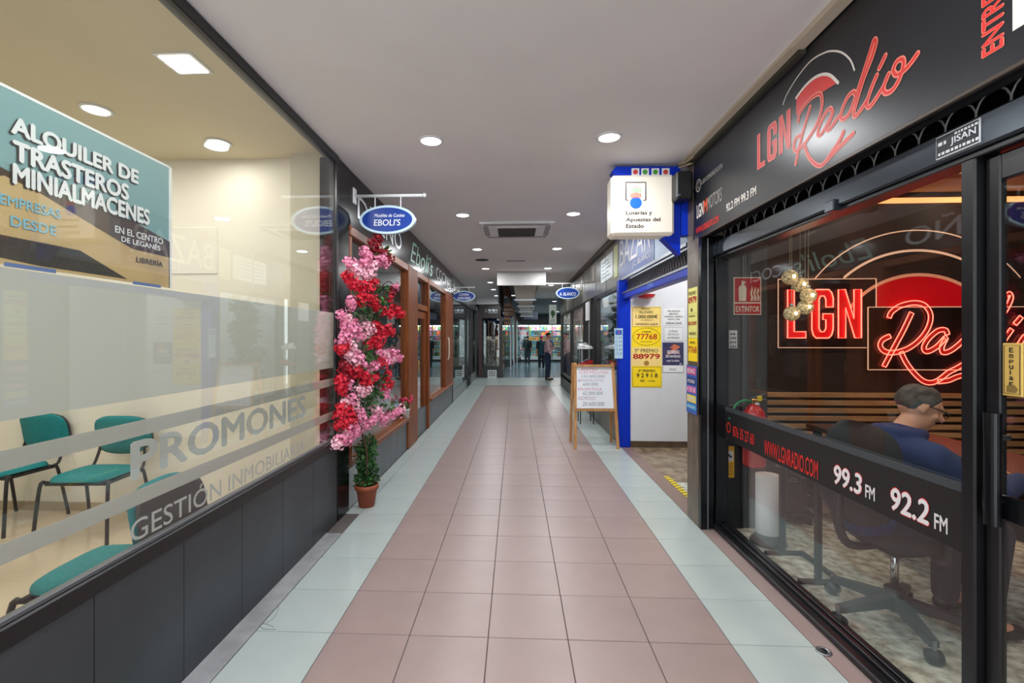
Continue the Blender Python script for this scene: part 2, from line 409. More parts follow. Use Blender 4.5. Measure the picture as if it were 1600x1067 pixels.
struct(MB().box(1.6, 6.2, -.8, 5.0, 2.95, 3.1), 'ceiling_studio', m_studio_ceil, 'warm lit ceiling of the radio studio', 'ceiling')
struct(MB().box(1.6, 5.0, 5.0, 15.0, 2.9, 3.1), 'ceiling_lottery', m_white, 'white ceiling of the lottery and shoe shops', 'ceiling')
# ceiling moulding along the right side
t1 = struct(MB().box(1.385, 1.43, 2.4, 3.95, CZ-.022, CZ), 'trim_1', mat('trim_cream', (196, 184, 164), .7), 'cream cable trunking between ceiling and black sign', 'trim')
build(MB().box(1.385, 1.45, -1, 2.4, CZ-.03, CZ), 'wide_trunking', MATS['trim_cream'], t1)
build(MB().box(1.43, 1.46, 2.4, 3.95, CZ-.05, CZ), 'shadow_gap', mat('olive_dark', (58, 54, 44), .7), t1)
build(MB().box(1.40, 1.455, 4.3, 14.9, CZ-.07, CZ), 'dark_cornice', mat('cornice_brown', (96, 86, 74), .6, var=.15), t1)
mb = MB()
for q in ([(1.37, 3.95, 2.955), (1.40, 3.88, 2.945), (1.44, 3.75, 2.965), (1.45, 3.5, 2.965)], [(1.30, 4.15, 2.972), (1.36, 4.05, 2.95), (1.42, 3.9, 2.93), (1.455, 3.86, 2.94)], [(1.25, 4.35, 2.973), (1.34, 4.2, 2.965), (1.43, 4.0, 2.955)]):
    mb.tube(catmull(q, 5), .011, 6)
build(mb, 'loose_cable', mat('cable_beige', (168, 150, 122), .6), t1)
# ================================================================== WALLS
wl = struct(MB().box(-1.60, -1.462, -1.75, 3.72, 0, .615), 'wall_left', m_slate, 'low slate clad wall under the agency window', 'wall')
ys = [1.537+k*.433 for k in range(-7, 6)]
for a, b in zip(ys, ys[1:]+[3.72]):
    if b < -3.2: continue
    b = min(b, 3.72); build(MB().cbox(-1.465, -1.45, a+.0015, b-.0015, .0, .612, .0015), 'slate_panel', m_slate, wl)
build(MB().cbox(-1.60, -1.445, 3.725, 3.985, 0, CZ, .006), 'post_cladding', m_gloss_black, wl)
wo = struct(MB().box(-6.2, -1.60, 3.87, 4.0, 0, 3.03), 'wall_office_back', m_office_wall, 'cream rear wall of the estate agency', 'wall')
build(MB().box(-1.87, -1.47, 3.78, 3.9, 0, 3.03), 'column', mat('office_column', (212, 206, 186), .8), wo)
build(MB().box(-6.2, -1.87, 3.855, 3.87, 0, .075), 'skirting', mat('skirting_beige', (176, 158, 130), .4), wo)
struct(MB().box(-6.3, -6.2, -1.7, 4.0, 0, 3.03), 'wall_office_left', m_office_wall, 'cream far side wall of the agency', 'wall')
struct(MB().box(-6.2, -1.6, -1.8, -1.7, 0, 3.03), 'wall_office_near', m_office_wall, 'cream wall at the near end of the agency', 'wall')
struct(MB().box(1.46, 1.7, -1.75, -.8, 0, 3.0), 'wall_corridor_right', m_dark, 'dark wall before the radio studio door', 'wall')
struct(MB().box(-5.1, -5.0, 4.0, 17.5, 0, 2.9), 'wall_kitchen_back', mat('kitchen_wall', (92, 96, 98), .7), 'grey rear wall of the kitchen shop', 'wall')
struct(MB().box(-5.0, -1.5, 17.42, 17.5, 0, 2.9), 'wall_boutique_end', MATS['kitchen_wall'], 'grey end wall of the green glass shop', 'wall')
struct(MB().box(-5.0, -1.5, 10.62, 10.70, 0, 2.9), 'wall_kitchen_side', MATS['kitchen_wall'], 'grey party wall of the kitchen shop', 'wall')
# right side
wr = struct(MB().cbox(1.45, 1.62, 3.75, 3.985, 0, 2.296, .004), 'wall_right', m_stone, 'brown stone pillar between radio studio and lottery shop', 'wall')
build(MB().box(1.455, 1.62, 3.876, 3.985, 2.29, CZ), 'pillar_head', m_stone, wr)
build(MB().box(1.62, 2.08, 3.93, 4.02, 0, 2.95), 'studio_end_wall', m_studio_grey, wr)
build(MB().box(2.0, 2.08, 4.02, 4.80, 0, 2.95), 'studio_return_wall', m_studio_grey, wr)
ws = struct(MB().box(2.0, 6.2, 4.80, 4.90, 0, 2.95), 'wall_studio_back', m_studio_wall, 'dark red brown wall behind the studio neon sign', 'wall')
struct(MB().box(6.2, 6.3, -.8, 5.0, 0, 2.95), 'wall_studio_right', m_studio_wall, 'dark far side wall of the studio', 'wall')
struct(MB().box(1.7, 6.2, -.9, -.8, 0, 2.95), 'wall_studio_near', m_studio_wall, 'dark wall at the near end of the studio', 'wall')
# lottery partition that faces down the corridor, with marble plinth
wp = struct(MB().box(1.58, 2.40, 6.46, 6.56, .085, 2.9), 'wall_lottery_partition', mat('partition_white', (214, 216, 220), .45, var=.02), 'white partition with prize posters in the lottery doorway', 'wall')
build(MB().box(1.58, 2.40, 6.455, 6.565, 0, .085), 'plinth', mat('plinth_marble', (98, 80, 62), .3, rgb2=(70, 56, 44), scale=9), wp)
struct(MB().box(4.9, 5.0, 5.0, 15.0, 0, 2.9), 'wall_lottery_back', m_white, 'white rear wall of the lottery shop', 'wall')
struct(MB().box(2.40, 4.9, 4.95, 5.03, 0, 2.9), 'wall_lottery_side', m_white, 'white side wall of the lottery shop', 'wall')
struct(MB().box(2.40, 4.9, 9.0, 9.1, 0, 2.9), 'wall_lottery_far', m_white, 'white far wall of the lottery shop', 'wall')
# shoe shop facade base and fascia
wf = struct(MB().box(1.455, 1.60, 6.60, 14.9, 0, .42), 'wall_shoe_shop', m_greystone, 'grey stone base under the shoe shop windows', 'wall')
fa = struct(MB().box(1.46, 1.60, 6.60, 14.9, 2.26, CZ), 'wall_fascia_right', m_greystone, 'grey stone fascia above the shoe shop windows', 'wall')
for y in (7.55, 8.5, 9.9, 11.4, 13.1): build(MB().box(1.452, 1.462, y-.02, y+.02, 2.27, CZ-.06), 'joint_strip', m_alu, fa)
# ---- downlights
def downlight(x, y, z, r, label, group, power, m, col, on=True):
    t = thing('downlight', label, 'ceiling light', (x, y, z-.012), 0, group)
    build(MB().lathe([(r*.86, .012), (r*1.12, .012), (r*1.12, .004), (r*.92, -.0), (r*.86, .006)], 32, (x, y, z-.012)), 'trim_ring', m_white, t, True)
    build(MB().lathe([(0, .004), (r*.9, .004), (r*.9, .011), (0, .011)], 32, (x, y, z-.012)), 'diffuser', m, t)
    area_lamp('lamp_light', (x, y, z-.02), power, r*1.7, col, parent=t)
    return t
cw = (.96, .985, 1.0)
LAB = {(3.45, -.63): "corridor downlight before the hanging EBOLI'S oval", (3.45, .69): 'corridor downlight before the hanging lottery box', (5.55, -.63): 'corridor downlight at the oak window side of the air conditioning cassette', (5.55, .69): 'corridor downlight at the lottery side of the air conditioning cassette', (7.70, -.63): 'corridor downlight beside the round ceiling speaker', (7.70, .69): 'corridor downlight level with the greenery window', (9.85, -.63): 'corridor downlight by the CONFIA ASESORES oval at the bulkhead', (9.85, .69): 'corridor downlight by the A. BLANCO oval at the bulkhead'}
for y in (-.9, 1.27, 3.45, 5.55, 7.70, 9.85):
    for x in (-.63, .69):
        downlight(x, y, CZ, .085, LAB.get((y, x), 'round white downlight near the added open corridor end'), 'corridor ceiling downlights', P_CORRIDOR, m_lamp, cw)
for y in (12.3, 14.1, 16.2):
    downlight(-.66, y, CZ, .085, 'round white downlight set in the corridor ceiling', 'corridor ceiling downlights', P_CORRIDOR*.8, m_lamp, cw)
downlight(1.0, 13.0, CZ, .085, 'round white downlight set in the corridor ceiling', 'corridor ceiling downlights', P_CORRIDOR*.8, m_lamp, cw)
for x, y, k in ((-2.80, 2.98, 1), (-2.32, 3.53, .35), (-3.65, 3.52, .35), (-3.4, 1.6, 1.2), (-4.6, 2.4, 1.2), (-3.2, .1, 1), (-4.8, .6, 1)):
    downlight(x, y, 3.03, .085, {-2.80: 'office downlight between the square lamp and the rental poster', -2.32: 'office downlight over the cream column beside the flowers', -3.65: 'office downlight above the two teal chairs by the wall'}.get(x, 'round white downlight deeper in the cream office ceiling'), 'office ceiling downlights', P_OFFICE*k, m_lamp_warm, (1, .96, .9))
t = thing('square_downlight', 'square recessed lamp in the cream office ceiling', 'ceiling light', (-1.84, 2.50, 3.02))
build(MB().box(-1.945, -1.735, 2.40, 2.60, 3.022, 3.032), 'trim_frame', m_white, t)
build(MB().box(-1.925, -1.755, 2.42, 2.58, 3.018, 3.024), 'diffuser', m_lamp_warm, t)
area_lamp('lamp_light', (-1.84, 2.50, 3.012), P_OFFICE, .16, (1, .95, .86), parent=t)
for x, y in ((-3.0, 5.3), (-3.0, 8.5), (-2.6, 12.3), (-2.6, 15.6)):  # unseen lamps added to keep these shop interiors from going black
    downlight(x, y, 2.9, .085, 'round downlight added to brighten the left hand display shops', 'added left shop fill lamps', 7, m_lamp, cw)
# ---- air conditioning cassette, smoke grille, slot vent in the corridor ceiling
t = thing('air_conditioning_cassette', 'white square air conditioning cassette with dark grille in ceiling', 'air conditioner', (.02, 6.27, 2.93))
build(MB().cbox(-.46, .50, 5.84, 6.72, 2.945, CZ, .012), 'panel', m_white, t)
build(MB().cbox(-.26, .30, 6.02, 6.54, 2.935, 2.95, .006), 'grille_frame', m_white, t)
for k in range(6): build(MB().bar((-.23, 6.10+k*.075, 2.93), (.27, 6.10+k*.075, 2.93), .05, .008, (0, .5, 1)), 'grille_slat', mat('grille_dark', (52, 52, 54), .5), t)
for x0, x1, y0, y1 in ((-.40, .44, 5.88, 5.95), (-.40, .44, 6.61, 6.68), (-.42, -.35, 6.0, 6.56), (.39, .46, 6.0, 6.56)):
    build(MB().box(x0, x1, y0, y1, 2.940, 2.947), 'louvre', mat('louvre_grey', (150, 150, 150), .5), t)
p = onZ(753, 406, CZ)
build(MB().lathe([(0, -.012), (.10, -.012), (.13, -.004), (.13, 0), (0, 0)], 28, p), 'ceiling_speaker', mat('grille_grey', (70, 70, 72), .6), smooth=False, label='dark round speaker grille flush in the corridor ceiling', cat='speaker')
p = onZ(806, 407, CZ)
t = thing('slot_vent', 'thin white slot vent in the corridor ceiling', 'vent', p)
build(MB().cbox(p.x-.2, p.x+.2, p.y-.06, p.y+.06, CZ-.008, CZ, .003), 'frame', m_white, t)
for k in (-1, 0, 1): build(MB().box(p.x-.18, p.x+.18, p.y+k*.035-.006, p.y+k*.035+.006, CZ-.011, CZ-.006), 'slot', m_dark, t)
# ================================================================== LEFT: AGENCY WINDOW
w1 = thing('window_1', 'large agency shop window with frosted band and grey lettering', 'window', (-1.456, 1.0, .61), kind='structure')
build(MB().box(-1.460, -1.452, -1.66, 3.69, .66, 2.93), 'pane', m_glass, w1)
build(MB().cbox(-1.50, -1.440, -1.7, 3.73, .612, .682, .006), 'bottom_rail', m_black, w1)
build(MB().cbox(-1.475, -1.448, -1.7, 3.73, .682, .70, .003), 'glazing_bead', m_alu if False else mat('bead_grey', (92, 94, 98), .4, .3), w1)
build(MB().cbox(-1.50, -1.435, -1.7, 3.73, 2.915, CZ, .006), 'top_rail', m_black, w1)
build(MB().cbox(-1.50, -1.440, 3.675, 3.73, .68, 2.92, .006), 'side_rail', m_black, w1)
build(MB().cbox(-1.50, -1.440, -1.70, -1.64, .68, 2.92, .006), 'side_rail', m_black, w1)
m_frost = film_mat('frosted_film', (222, 224, 220), .05, .55)
m_frost2 = film_mat('grey_film', (206, 206, 200), .03, .4)
build(MB().box(-1.4635, -1.462, -1.64, 3.675, 1.262, 1.702), 'frosted_band', m_frost, w1)
build(MB().box(-1.4635, -1.462, -1.64, 3.675, 1.118, 1.178), 'frosted_stripe', m_frost2, w1)
build(MB().box(-1.4635, -1.462, -1.64, 3.675, .852, .912), 'frosted_stripe', m_frost2, w1)
m_vletter = mat('vinyl_letter_grey', (190, 192, 186), .7)
text('PROMONES', m_vletter, w1, (-1.4625, 1.70, .952), YP, ZP, 1.48, .152, .0, bold=.032)
text('GESTIÓN INMOBILIARIA', m_vletter, w1, (-1.4625, 1.70, .715), YP, ZP, 1.46, .105, .0, bold=.004)
# ---- rental poster taped to the inside of the glass
Y0, Y1, Z0, Z1 = .55, 1.91, 1.713, 2.228; PX = -1.470
t = thing('storage_rental_poster', 'large teal and beige storage rental poster taped inside the agency window', 'poster', (PX, 1.23, Z0))
build(MB().box(PX-.003, PX, Y0, Y1, Z0, Z1), 'sheet', mat('poster_teal', (136, 172, 170), .45), t)
def pp(u, v): return (u*(Y1-Y0), v*(Z1-Z0))
O = (PX, Y0, Z0)
def poster_poly(pts, m, off, name='print'):
    mb = MB(); mb.prism([pp(*q) for q in pts], Vector(O)+XP*off, YP, ZP, .0004); build(mb, name, m, t)
poster_poly([(0, 0), (1, 0), (1, .28), (.55, .52), (0, .62)], mat('poster_beige', (206, 176, 124), .5, var=.06), .001)
poster_poly([(.42, .55), (.55, .52), (.86, .46), (1, .38), (1, .25), (.86, .25), (.72, .36), (.60, .46)], mat('poster_brown', (84, 66, 52), .5), .0016)
poster_poly([(.36, .62), (.55, .52), (.50, .46), (.36, .5)], MATS['poster_brown'], .0018)
poster_poly([(.36, .06), (.50, .16), (.70, .16), (.84, .02), (.60, .02)], mat('poster_dark', (70, 64, 58), .5, var=.1), .002)
mb = MB(); mb.box(PX+.0022, PX+.0026, Y0+.44*(Y1-Y0), Y0+.443*(Y1-Y0), Z0, Z0+.5*(Z1-Z0)); build(mb, 'print_line', MATS['poster_dark'], t)
wtxt = ink((244, 244, 240)); btxt = ink((60, 52, 46)); ctxt = ink((140, 196, 214))
for s, a, b, z0_, z1_ in (('ALQUILER DE', 1.285, 1.745, 2.088, 2.152), ('TRASTEROS', 1.29, 1.70, 2.020, 2.082), ('MINIALMACENES', 1.29, 1.80, 1.950, 2.014)):
    text(s, btxt, t, (PX, a-.006, z0_-.004), YP, ZP, b-a, z1_-z0_, .0026, bold=.045)
    text(s, wtxt, t, (PX, a, z0_), YP, ZP, b-a, z1_-z0_, .0034, bold=.045)
for s, u, v, w, h, m in (('EN EL CENTRO', .80, .34, .17, .05, wtxt), ('DE LEGANÉS', .82, .285, .14, .05, wtxt), ('EMPRESAS', .52, .33, .13, .06, ctxt), ('DESDE', .54, .22, .10, .06, ctxt), ('LIBRERÍA', .87, .16, .1, .05, btxt)):
    text(s, m, t, Vector(O)+YP*(u*(Y1-Y0))+ZP*(v*(Z1-Z0)), YP, ZP, w*(Y1-Y0), h*(Z1-Z0), .003, bold=.02)
for (a, b) in ((1.27, 1.42), (1.72, 1.86)): build(MB().box(PX, PX+.002, a, b, Z0-.006, Z0+.006), 'tape', ink((104, 128, 178)), t)
build(MB().box(PX-.003, PX+.001, Y0, Y1, Z1-.006, Z1+.003), 'border', wtxt, t); build(MB().box(PX-.003, PX+.001, Y1-.004, Y1+.012, Z0, Z1), 'border', wtxt, t)
# small wall plate and socket on the office wall
build(MB().cbox(-3.05, -2.55, 3.862, 3.872, 2.05, 2.45, .003), 'access_panel', m_office_wall, label='faint square access panel in the cream office wall', cat='wall panel')
# ---- teal office chairs
m_teal = mat('teal_fabric', (10, 128, 134), .85, var=.1, scale=60, bump=.15)
m_chairback = mat('chair_shell', (62, 62, 64), .5)
def pad(w, d, th, curve, n=10, axis='seat'):
    """rounded cushion, width w, depth d, thickness th, bowed by curve"""
    mb = MB(); rows = []
    for i in range(n+1):
        u = -1+2*i/n
        for j in range(n+1):
            v = -1+2*j/n
            ex = math.sqrt(1-.40*v*v*abs(v))*w/2; ey = math.sqrt(1-.40*u*u*abs(u))*d/2
            rows.append((u*ex, v*ey, th*(1-max(abs(u), abs(v))**6)*.5+curve*(u*u)))
    top = [Vector(p) for p in rows]; bot = [Vector((p[0], p[1], -th*.35*(1-max(abs(p[0]*2/w), abs(p[1]*2/d))**6)+curve*(p[0]*2/w)**2)) for p in rows]
    N = n+1; fs = []
    for i in range(n):
        for j in range(n): a = i*N+j; fs.append((a, a+N, a+N+1, a+1)); b = a+N*N; fs.append((b, b+1, b+N+1, b+N))
    ring = [i*N for i in range(N)]+[n*N+j for j in range(1, N)]+[i*N+n for i in range(n-1, -1, -1)]+[j for j in range(n-1, 0, -1)]
    for q in range(len(ring)):
        a, b = ring[q], ring[(q+1) % len(ring)]; fs.append((a, a+N*N, b+N*N, b))
    mb.add(top+bot, fs); return mb
def xf(mb, M):
    mb.v = [M @ v for v in mb.v]; return mb
def teal_chair(label, loc, rz):
    # local: faces -Y, origin on the floor
    t = thing('office_chair', label, 'chair', loc, rz, 'teal chairs in the agency')
    build(xf(pad(.46, .44, .07, .0), Matrix.Translation((0, -.02, .455))), 'seat', m_teal, t, True, True)
    B = Matrix.Translation((0, .235, .70)) @ Matrix.Rotation(math.radians(-80), 4, 'X')
    build(xf(pad(.46, .33, .06, .035), B @ Matrix.Rotation(PI, 4, 'Y') @ Matrix.Rotation(PI, 4, 'Y')), 'backrest', m_teal, t, True, True)
    B2 = Matrix.Translation((0, .262, .70)) @ Matrix.Rotation(math.radians(-80), 4, 'X')
    build(xf(pad(.45, .32, .03, .035), B2), 'backrest_shell', m_chairback, t, True, True)
    for s in (-1, 1):
        build(MB().tube(catmull([(s*.235, -.17, .435), (s*.245, -.20, .40), (s*.265, -.235, 0)], 4), .0125, 8), 'leg', m_plastic_black, t, True, True)
        build(MB().tube(catmull([(s*.22, .15, .435), (s*.235, .18, .40), (s*.255, .25, 0)], 4), .0125, 8), 'leg', m_plastic_black, t, True, True)
        build(MB().tube(catmull([(s*.20, -.05, .43), (s*.205, .16, .43), (s*.20, .225, .47), (s*.18, .262, .60), (s*.18, .28, .70)], 5), .011, 8), 'back_upright', m_plastic_black, t, True, True)
    build(MB().box(-.22, .22, -.19, .17, .415, .432), 'seat_shell', m_plastic_black, t, local=True)
    build(MB().tube([(-.235, -.17, .435), (.235, -.17, .435)], .011, 8), 'frame_tube', m_plastic_black, t, True, True)
    build(MB().tube([(-.22, .15, .435), (.22, .15, .435)], .011, 8), 'frame_tube', m_plastic_black, t, True, True)
    return t
teal_chair('teal office chair standing left of another against the cream wall', (-4.08, 3.56, 0), math.radians(-4))
teal_chair('teal office chair against the cream wall right behind the P lettering', (-3.24, 3.45, 0), math.radians(4))
teal_chair('teal chair turned with its dark back shell against the agency glass', (-1.84, 2.03, 0), math.radians(-87))
# ================================================================== LEFT: KITCHEN SHOP FRONT
fk = struct(MB().cbox(-1.60, -1.45, 3.985, 10.66, 2.49, CZ, .004), 'wall_fascia_left', m_gloss_black, 'glossy black kitchen shop fascia with silver lettering', 'wall')
m_silver = mat('silver_letter', (206, 210, 214), .3, .3)
text('DISEÑO', m_silver, fk, (-1.45, 4.20, 2.60), YP, ZP, 1.65, .27, .004, bold=.01)
text("Eboli's", mat('mint_letter', (150, 200, 180), .35), fk, (-1.45, 6.35, 2.56), YP, ZP, 1.75, .32, .004, shear=.35)
text('COCINAS', m_silver, fk, (-1.45, 8.45, 2.60), YP, ZP, 2.0, .22, .004, bold=.012)
def wood(name, x0, x1, y0, y1, z0, z1, parent, m=None):
    return build(MB().cbox(x0, x1, y0, y1, z0, z1, .008), name, m or m_wood, parent)
w2 = thing('window_2', 'oak framed kitchen shop window beside the flowering garland', 'window', (-1.46, 5.2, .4), kind='structure')
build(MB().box(-1.492, -1.484, 4.06, 6.18, .44, 2.41), 'pane', m_glass_dark, w2)
wood('top_rail', -1.54, -1.435, 3.99, 6.17, 2.40, 2.488, w2, m_wood_y)
wood('side_post', -1.54, -1.445, 3.99, 4.06, .36, 2.40, w2)
wood('sill', -1.56, -1.40, 4.42, 6.17, .425, .458, w2, m_wood_y)
wood('sill_moulding', -1.50, -1.415, 4.42, 6.17, .385, .424, w2, m_wood_y)
wood('low_rail', -1.53, -1.45, 4.06, 4.42, .36, .42, w2, m_wood_y)
wb = struct(MB().box(-1.60, -1.465, 3.99, 10.66, 0, .384), 'wall_kitchen_base', m_slate2, 'grey panelled base under the oak shop windows', 'wall')
y = 4.42
while y < 6.7:
    e = min(y+.30, 6.77); build(MB().cbox(-1.467, -1.452, y+.002, e-.002, 0, .383, .002), 'base_panel', m_slate2, wb); y += .30
y = 7.72
while y < 10.6:
    e = min(y+.30, 10.66); build(MB().cbox(-1.467, -1.452, y+.002, e-.002, 0, .44, .002), 'base_panel', m_slate2, wb); y += .30
build(MB().cbox(-1.467, -1.452, 3.99, 4.415, 0, .35, .002), 'base_panel', mat('pale_panel', (168, 174, 176), .35), wb)
# door bay
d1 = thing('door_1', 'varnished oak shop door with glass panels and transom', 'door', (-1.5, 7.2, 0), kind='structure')
wood('door_post', -1.56, -1.43, 6.17, 6.77, 0.0, 2.488, d1)
wood('door_post', -1.56, -1.43, 7.62, 7.72, 0, 2.488, d1)
wood('head_rail', -1.54, -1.435, 6.77, 7.62, 2.40, 2.488, d1, m_wood_y)
wood('transom_rail', -1.54, -1.45, 6.77, 7.62, 1.93, 2.02, d1, m_wood_y)
build(MB().box(-1.50, -1.492, 6.77, 7.62, 2.02, 2.40), 'transom_pane', m_glass_dark, d1)
lf = build(MB().cbox(-1.53, -1.475, 6.79, 6.90, .03, 1.92, .006), 'door_leaf', m_wood, d1)
build(MB().cbox(-1.53, -1.475, 7.48, 7.60, .03, 1.92, .006), 'stile', m_wood, lf)
build(MB().cbox(-1.53, -1.475, 6.90, 7.48, .03, .30, .006), 'bottom_rail', m_wood, lf)
build(MB().cbox(-1.53, -1.475, 6.90, 7.48, 1.80, 1.92, .006), 'top_rail', m_wood, lf)
build(MB().box(-1.508, -1.50, 6.90, 7.48, .30, 1.80), 'pane', m_glass_dark, lf)
build(MB().tube([(-1.475, 6.84, 1.0), (-1.43, 6.84, 1.0), (-1.43, 6.84, 1.16), (-1.475, 6.84, 1.16)], .01, 8), 'handle', mat('brass', (190, 150, 80), .3, .9), lf, True)
w3 = thing('window_3', 'second oak framed kitchen shop window beyond its door', 'window', (-1.46, 9.2, .44), kind='structure')
build(MB().box(-1.492, -1.484, 7.72, 9.55, .48, 2.41), 'pane', m_glass_dark, w3)
wood('top_rail', -1.54, -1.435, 7.72, 10.66, 2.40, 2.488, w3, m_wood_y)
wood('end_post', -1.56, -1.43, 9.51, 10.66, .44, 2.40, w3)
wood('sill', -1.56, -1.40, 7.72, 10.66, .44, .485, w3, m_wood_y)
build(MB().tube(catmull([(-1.43, 9.75, 1.05), (-1.40, 9.75, 1.10), (-1.40, 9.75, 1.45), (-1.43, 9.75, 1.5)], 4), .016, 8), 'pull_handle', mat('cream_handle', (214, 200, 180), .4), w3, True)
# kitchen display inside: counters, wall units, hood
def cabinet(name, label, x0, x1, y0, y1, z0, z1, m, nd, group):
    t = thing(name, label, 'cabinet', ((x0+x1)/2, (y0+y1)/2, z0), 0, group)
    build(MB().box(x0, x1-.02, y0, y1, z0, z1), 'carcass', m_dark, t)
    w = (y1-y0)/nd
    for k in range(nd):
        d = build(MB().cbox(x1-.02, x1, y0+k*w+.003, y0+(k+1)*w-.003, z0+.08 if z0 < .2 else z0+.003, z1-.003, .003), 'door', m, t)
        build(MB().tube([(x1, y0+k*w+.06, z1-.08), (x1+.025, y0+k*w+.06, z1-.08), (x1+.025, y0+k*w+w-.06, z1-.08), (x1, y0+k*w+w-.06, z1-.08)], .006, 6), 'handle', m_alu, d)
    return t
m_kg = mat('kitchen_grey', (120, 128, 130), .2, coat=.4); m_kw = mat('kitchen_cream', (190, 190, 182), .25, coat=.3)
cabinet('base_cabinet', 'grey glossy kitchen base cabinet behind the oak window', -4.95, -4.35, 4.6, 6.4, 0, .86, m_kg, 3, 'kitchen display cabinets')
cabinet('wall_cabinet', 'pale wall cabinet over the grey kitchen base cabinet', -4.95, -4.6, 4.6, 6.4, 1.45, 2.15, m_kw, 3, 'kitchen display cabinets')
cabinet('tall_cabinet', 'tall grey oven cabinet at the end of the kitchen display', -4.95, -4.35, 6.5, 7.7, 0, 2.15, m_kg, 2, 'kitchen display cabinets')
build(MB().cbox(-4.96, -4.32, 4.55, 6.48, .86, .90, .005), 'worktop', mat('worktop_white', (216, 216, 214), .2), label='white worktop on the grey kitchen base cabinet', cat='worktop')
t = thing('display_table', 'dark dining table shown behind the oak window', 'table', (-2.8, 5.5, 0))
build(MB().cbox(-3.3, -2.3, 4.7, 6.2, .72, .76, .006), 'tabletop', m_kg, t)
for x in (-3.22, -2.38):
    for yy in (4.78, 6.12): build(MB().cbox(x-.03, x+.03, yy-.03, yy+.03, 0, .72, .004), 'leg', m_dark, t)
# teal bag shape and tulip pot on the sill
p = Vector((-1.62, 5.75, .46))
t = thing('teal_vase', 'rounded pale teal vase inside the oak window sill', 'vase', p)
build(MB().lathe([(0, 0), (.10, 0), (.16, .08), (.17, .18), (.12, .30), (.06, .34), (.05, .33), (.10, .28), (0, .2)], 24, p), 'body', mat('teal_glaze', (110, 146, 150), .3), t, True)
build(MB().lathe([(.055, .33), (.065, .345), (.05, .35), (.045, .33)], 24, p), 'rim', mat('teal_glaze_light', (140, 170, 172), .3), t, True)
build(MB().box(-1.95, -1.50, 5.4, 6.15, .40, .458), 'window_ledge', m_wood_y, label='oak ledge inside the oak framed window carrying the vase', cat='ledge')
m_tulip = mat('tulip_pink', (200, 40, 78), .5, var=.2, scale=30); m_leaf = mat('leaf_green', (52, 96, 44), .5, rgb2=(28, 64, 30), scale=9)
m_leaf2 = mat('leaf_light', (84, 128, 62), .5, rgb2=(48, 96, 44), scale=9)
p = Vector((-1.43, 6.02, .458))
t = thing('tulip_pot', 'small white pot of pink tulips on the oak sill', 'potted plant', p)
build(MB().lathe([(0, 0), (.038, 0), (.05, .10), (.054, .10), (.054, .112), (.045, .112), (.042, .095), (0, .095)], 20, p), 'pot', m_white, t, True)
for k in range(9):
    a = k*2.4; rr = .03+.03*random.random(); h = .19+.07*random.random(); q = p+Vector((rr*math.cos(a)*1.4, rr*math.sin(a)*2.0, h))
    st = build(MB().tube([p+Vector((rr*.2*math.cos(a), rr*.2*math.sin(a), .09)), q], .003, 5), 'stem', m_leaf, t)
    build(MB().lathe([(0, -.02), (.018, -.012), (.022, .008), (.014, .03), (0, .028)], 8, q), 'tulip_head', m_tulip, st, True)
for k in range(7):
    a = k*.95; b = p+Vector((.0, 0, .095)); e = p+Vector((.10*math.cos(a), .13*math.sin(a), .14)); m_ = (b+e)/2+Vector((0, 0, .09))
    mb = MB(); pts = catmull([tuple(b), tuple(m_), tuple(e)], 4)
    for i, q in enumerate(pts):
        w = .009*math.sin(PI*(i+.4)/len(pts)); mb.v += [Vector(q)+Vector((-math.sin(a)*w, math.cos(a)*w, 0)), Vector(q)-Vector((-math.sin(a)*w, math.cos(a)*w, 0))]
    mb.f = [(2*i, 2*i+1, 2*i+3, 2*i+2) for i in range(len(pts)-1)]; build(mb, 'leaf', m_leaf2, t)
# ---- green glass shop front
w4 = thing('window_4', 'green tinted glass shop front past the kitchen shop', 'window', (-1.46, 14, 0), kind='structure')
for a, b in ((10.70, 13.85), (14.0, 15.0), (15.1, 17.3)): build(MB().box(-1.49, -1.482, a, b, .24, 2.50), 'pane', m_glass_green, w4)
for y, w in ((10.68, .04), (13.9, .10), (15.02, .08), (17.3, .10)): build(MB().box(-1.50, -1.44, y, y+w, 0, 2.50), 'mullion', m_black, w4)
build(MB().box(-1.58, -1.45, 10.68, 17.4, 0, .24), 'base', mat('base_grey', (126, 130, 130), .35, var=.08), w4)
build(MB().box(-1.60, -1.45, 10.68, 17.4, 2.50, CZ), 'fascia', mat('fascia_green_grey', (78, 86, 86), .25, coat=.3), w4)
build(MB().box(-1.50, -1.43, 10.68, 17.4, 2.46, 2.52), 'head_rail', m_black, w4)
build(MB().cbox(-1.45, -1.37, 14.0, 14.2, .06, .30, .01), 'floor_lock', m_black, w4)
build(MB().box(-1.482, -1.478, 13.0, 13.4, .40, .72), 'notice', m_white, w4)
for k in range(3): marks(w4, ink((40, 40, 44)), (-1.478, 13.06, .46+k*.08), YP, ZP, .28, .04)
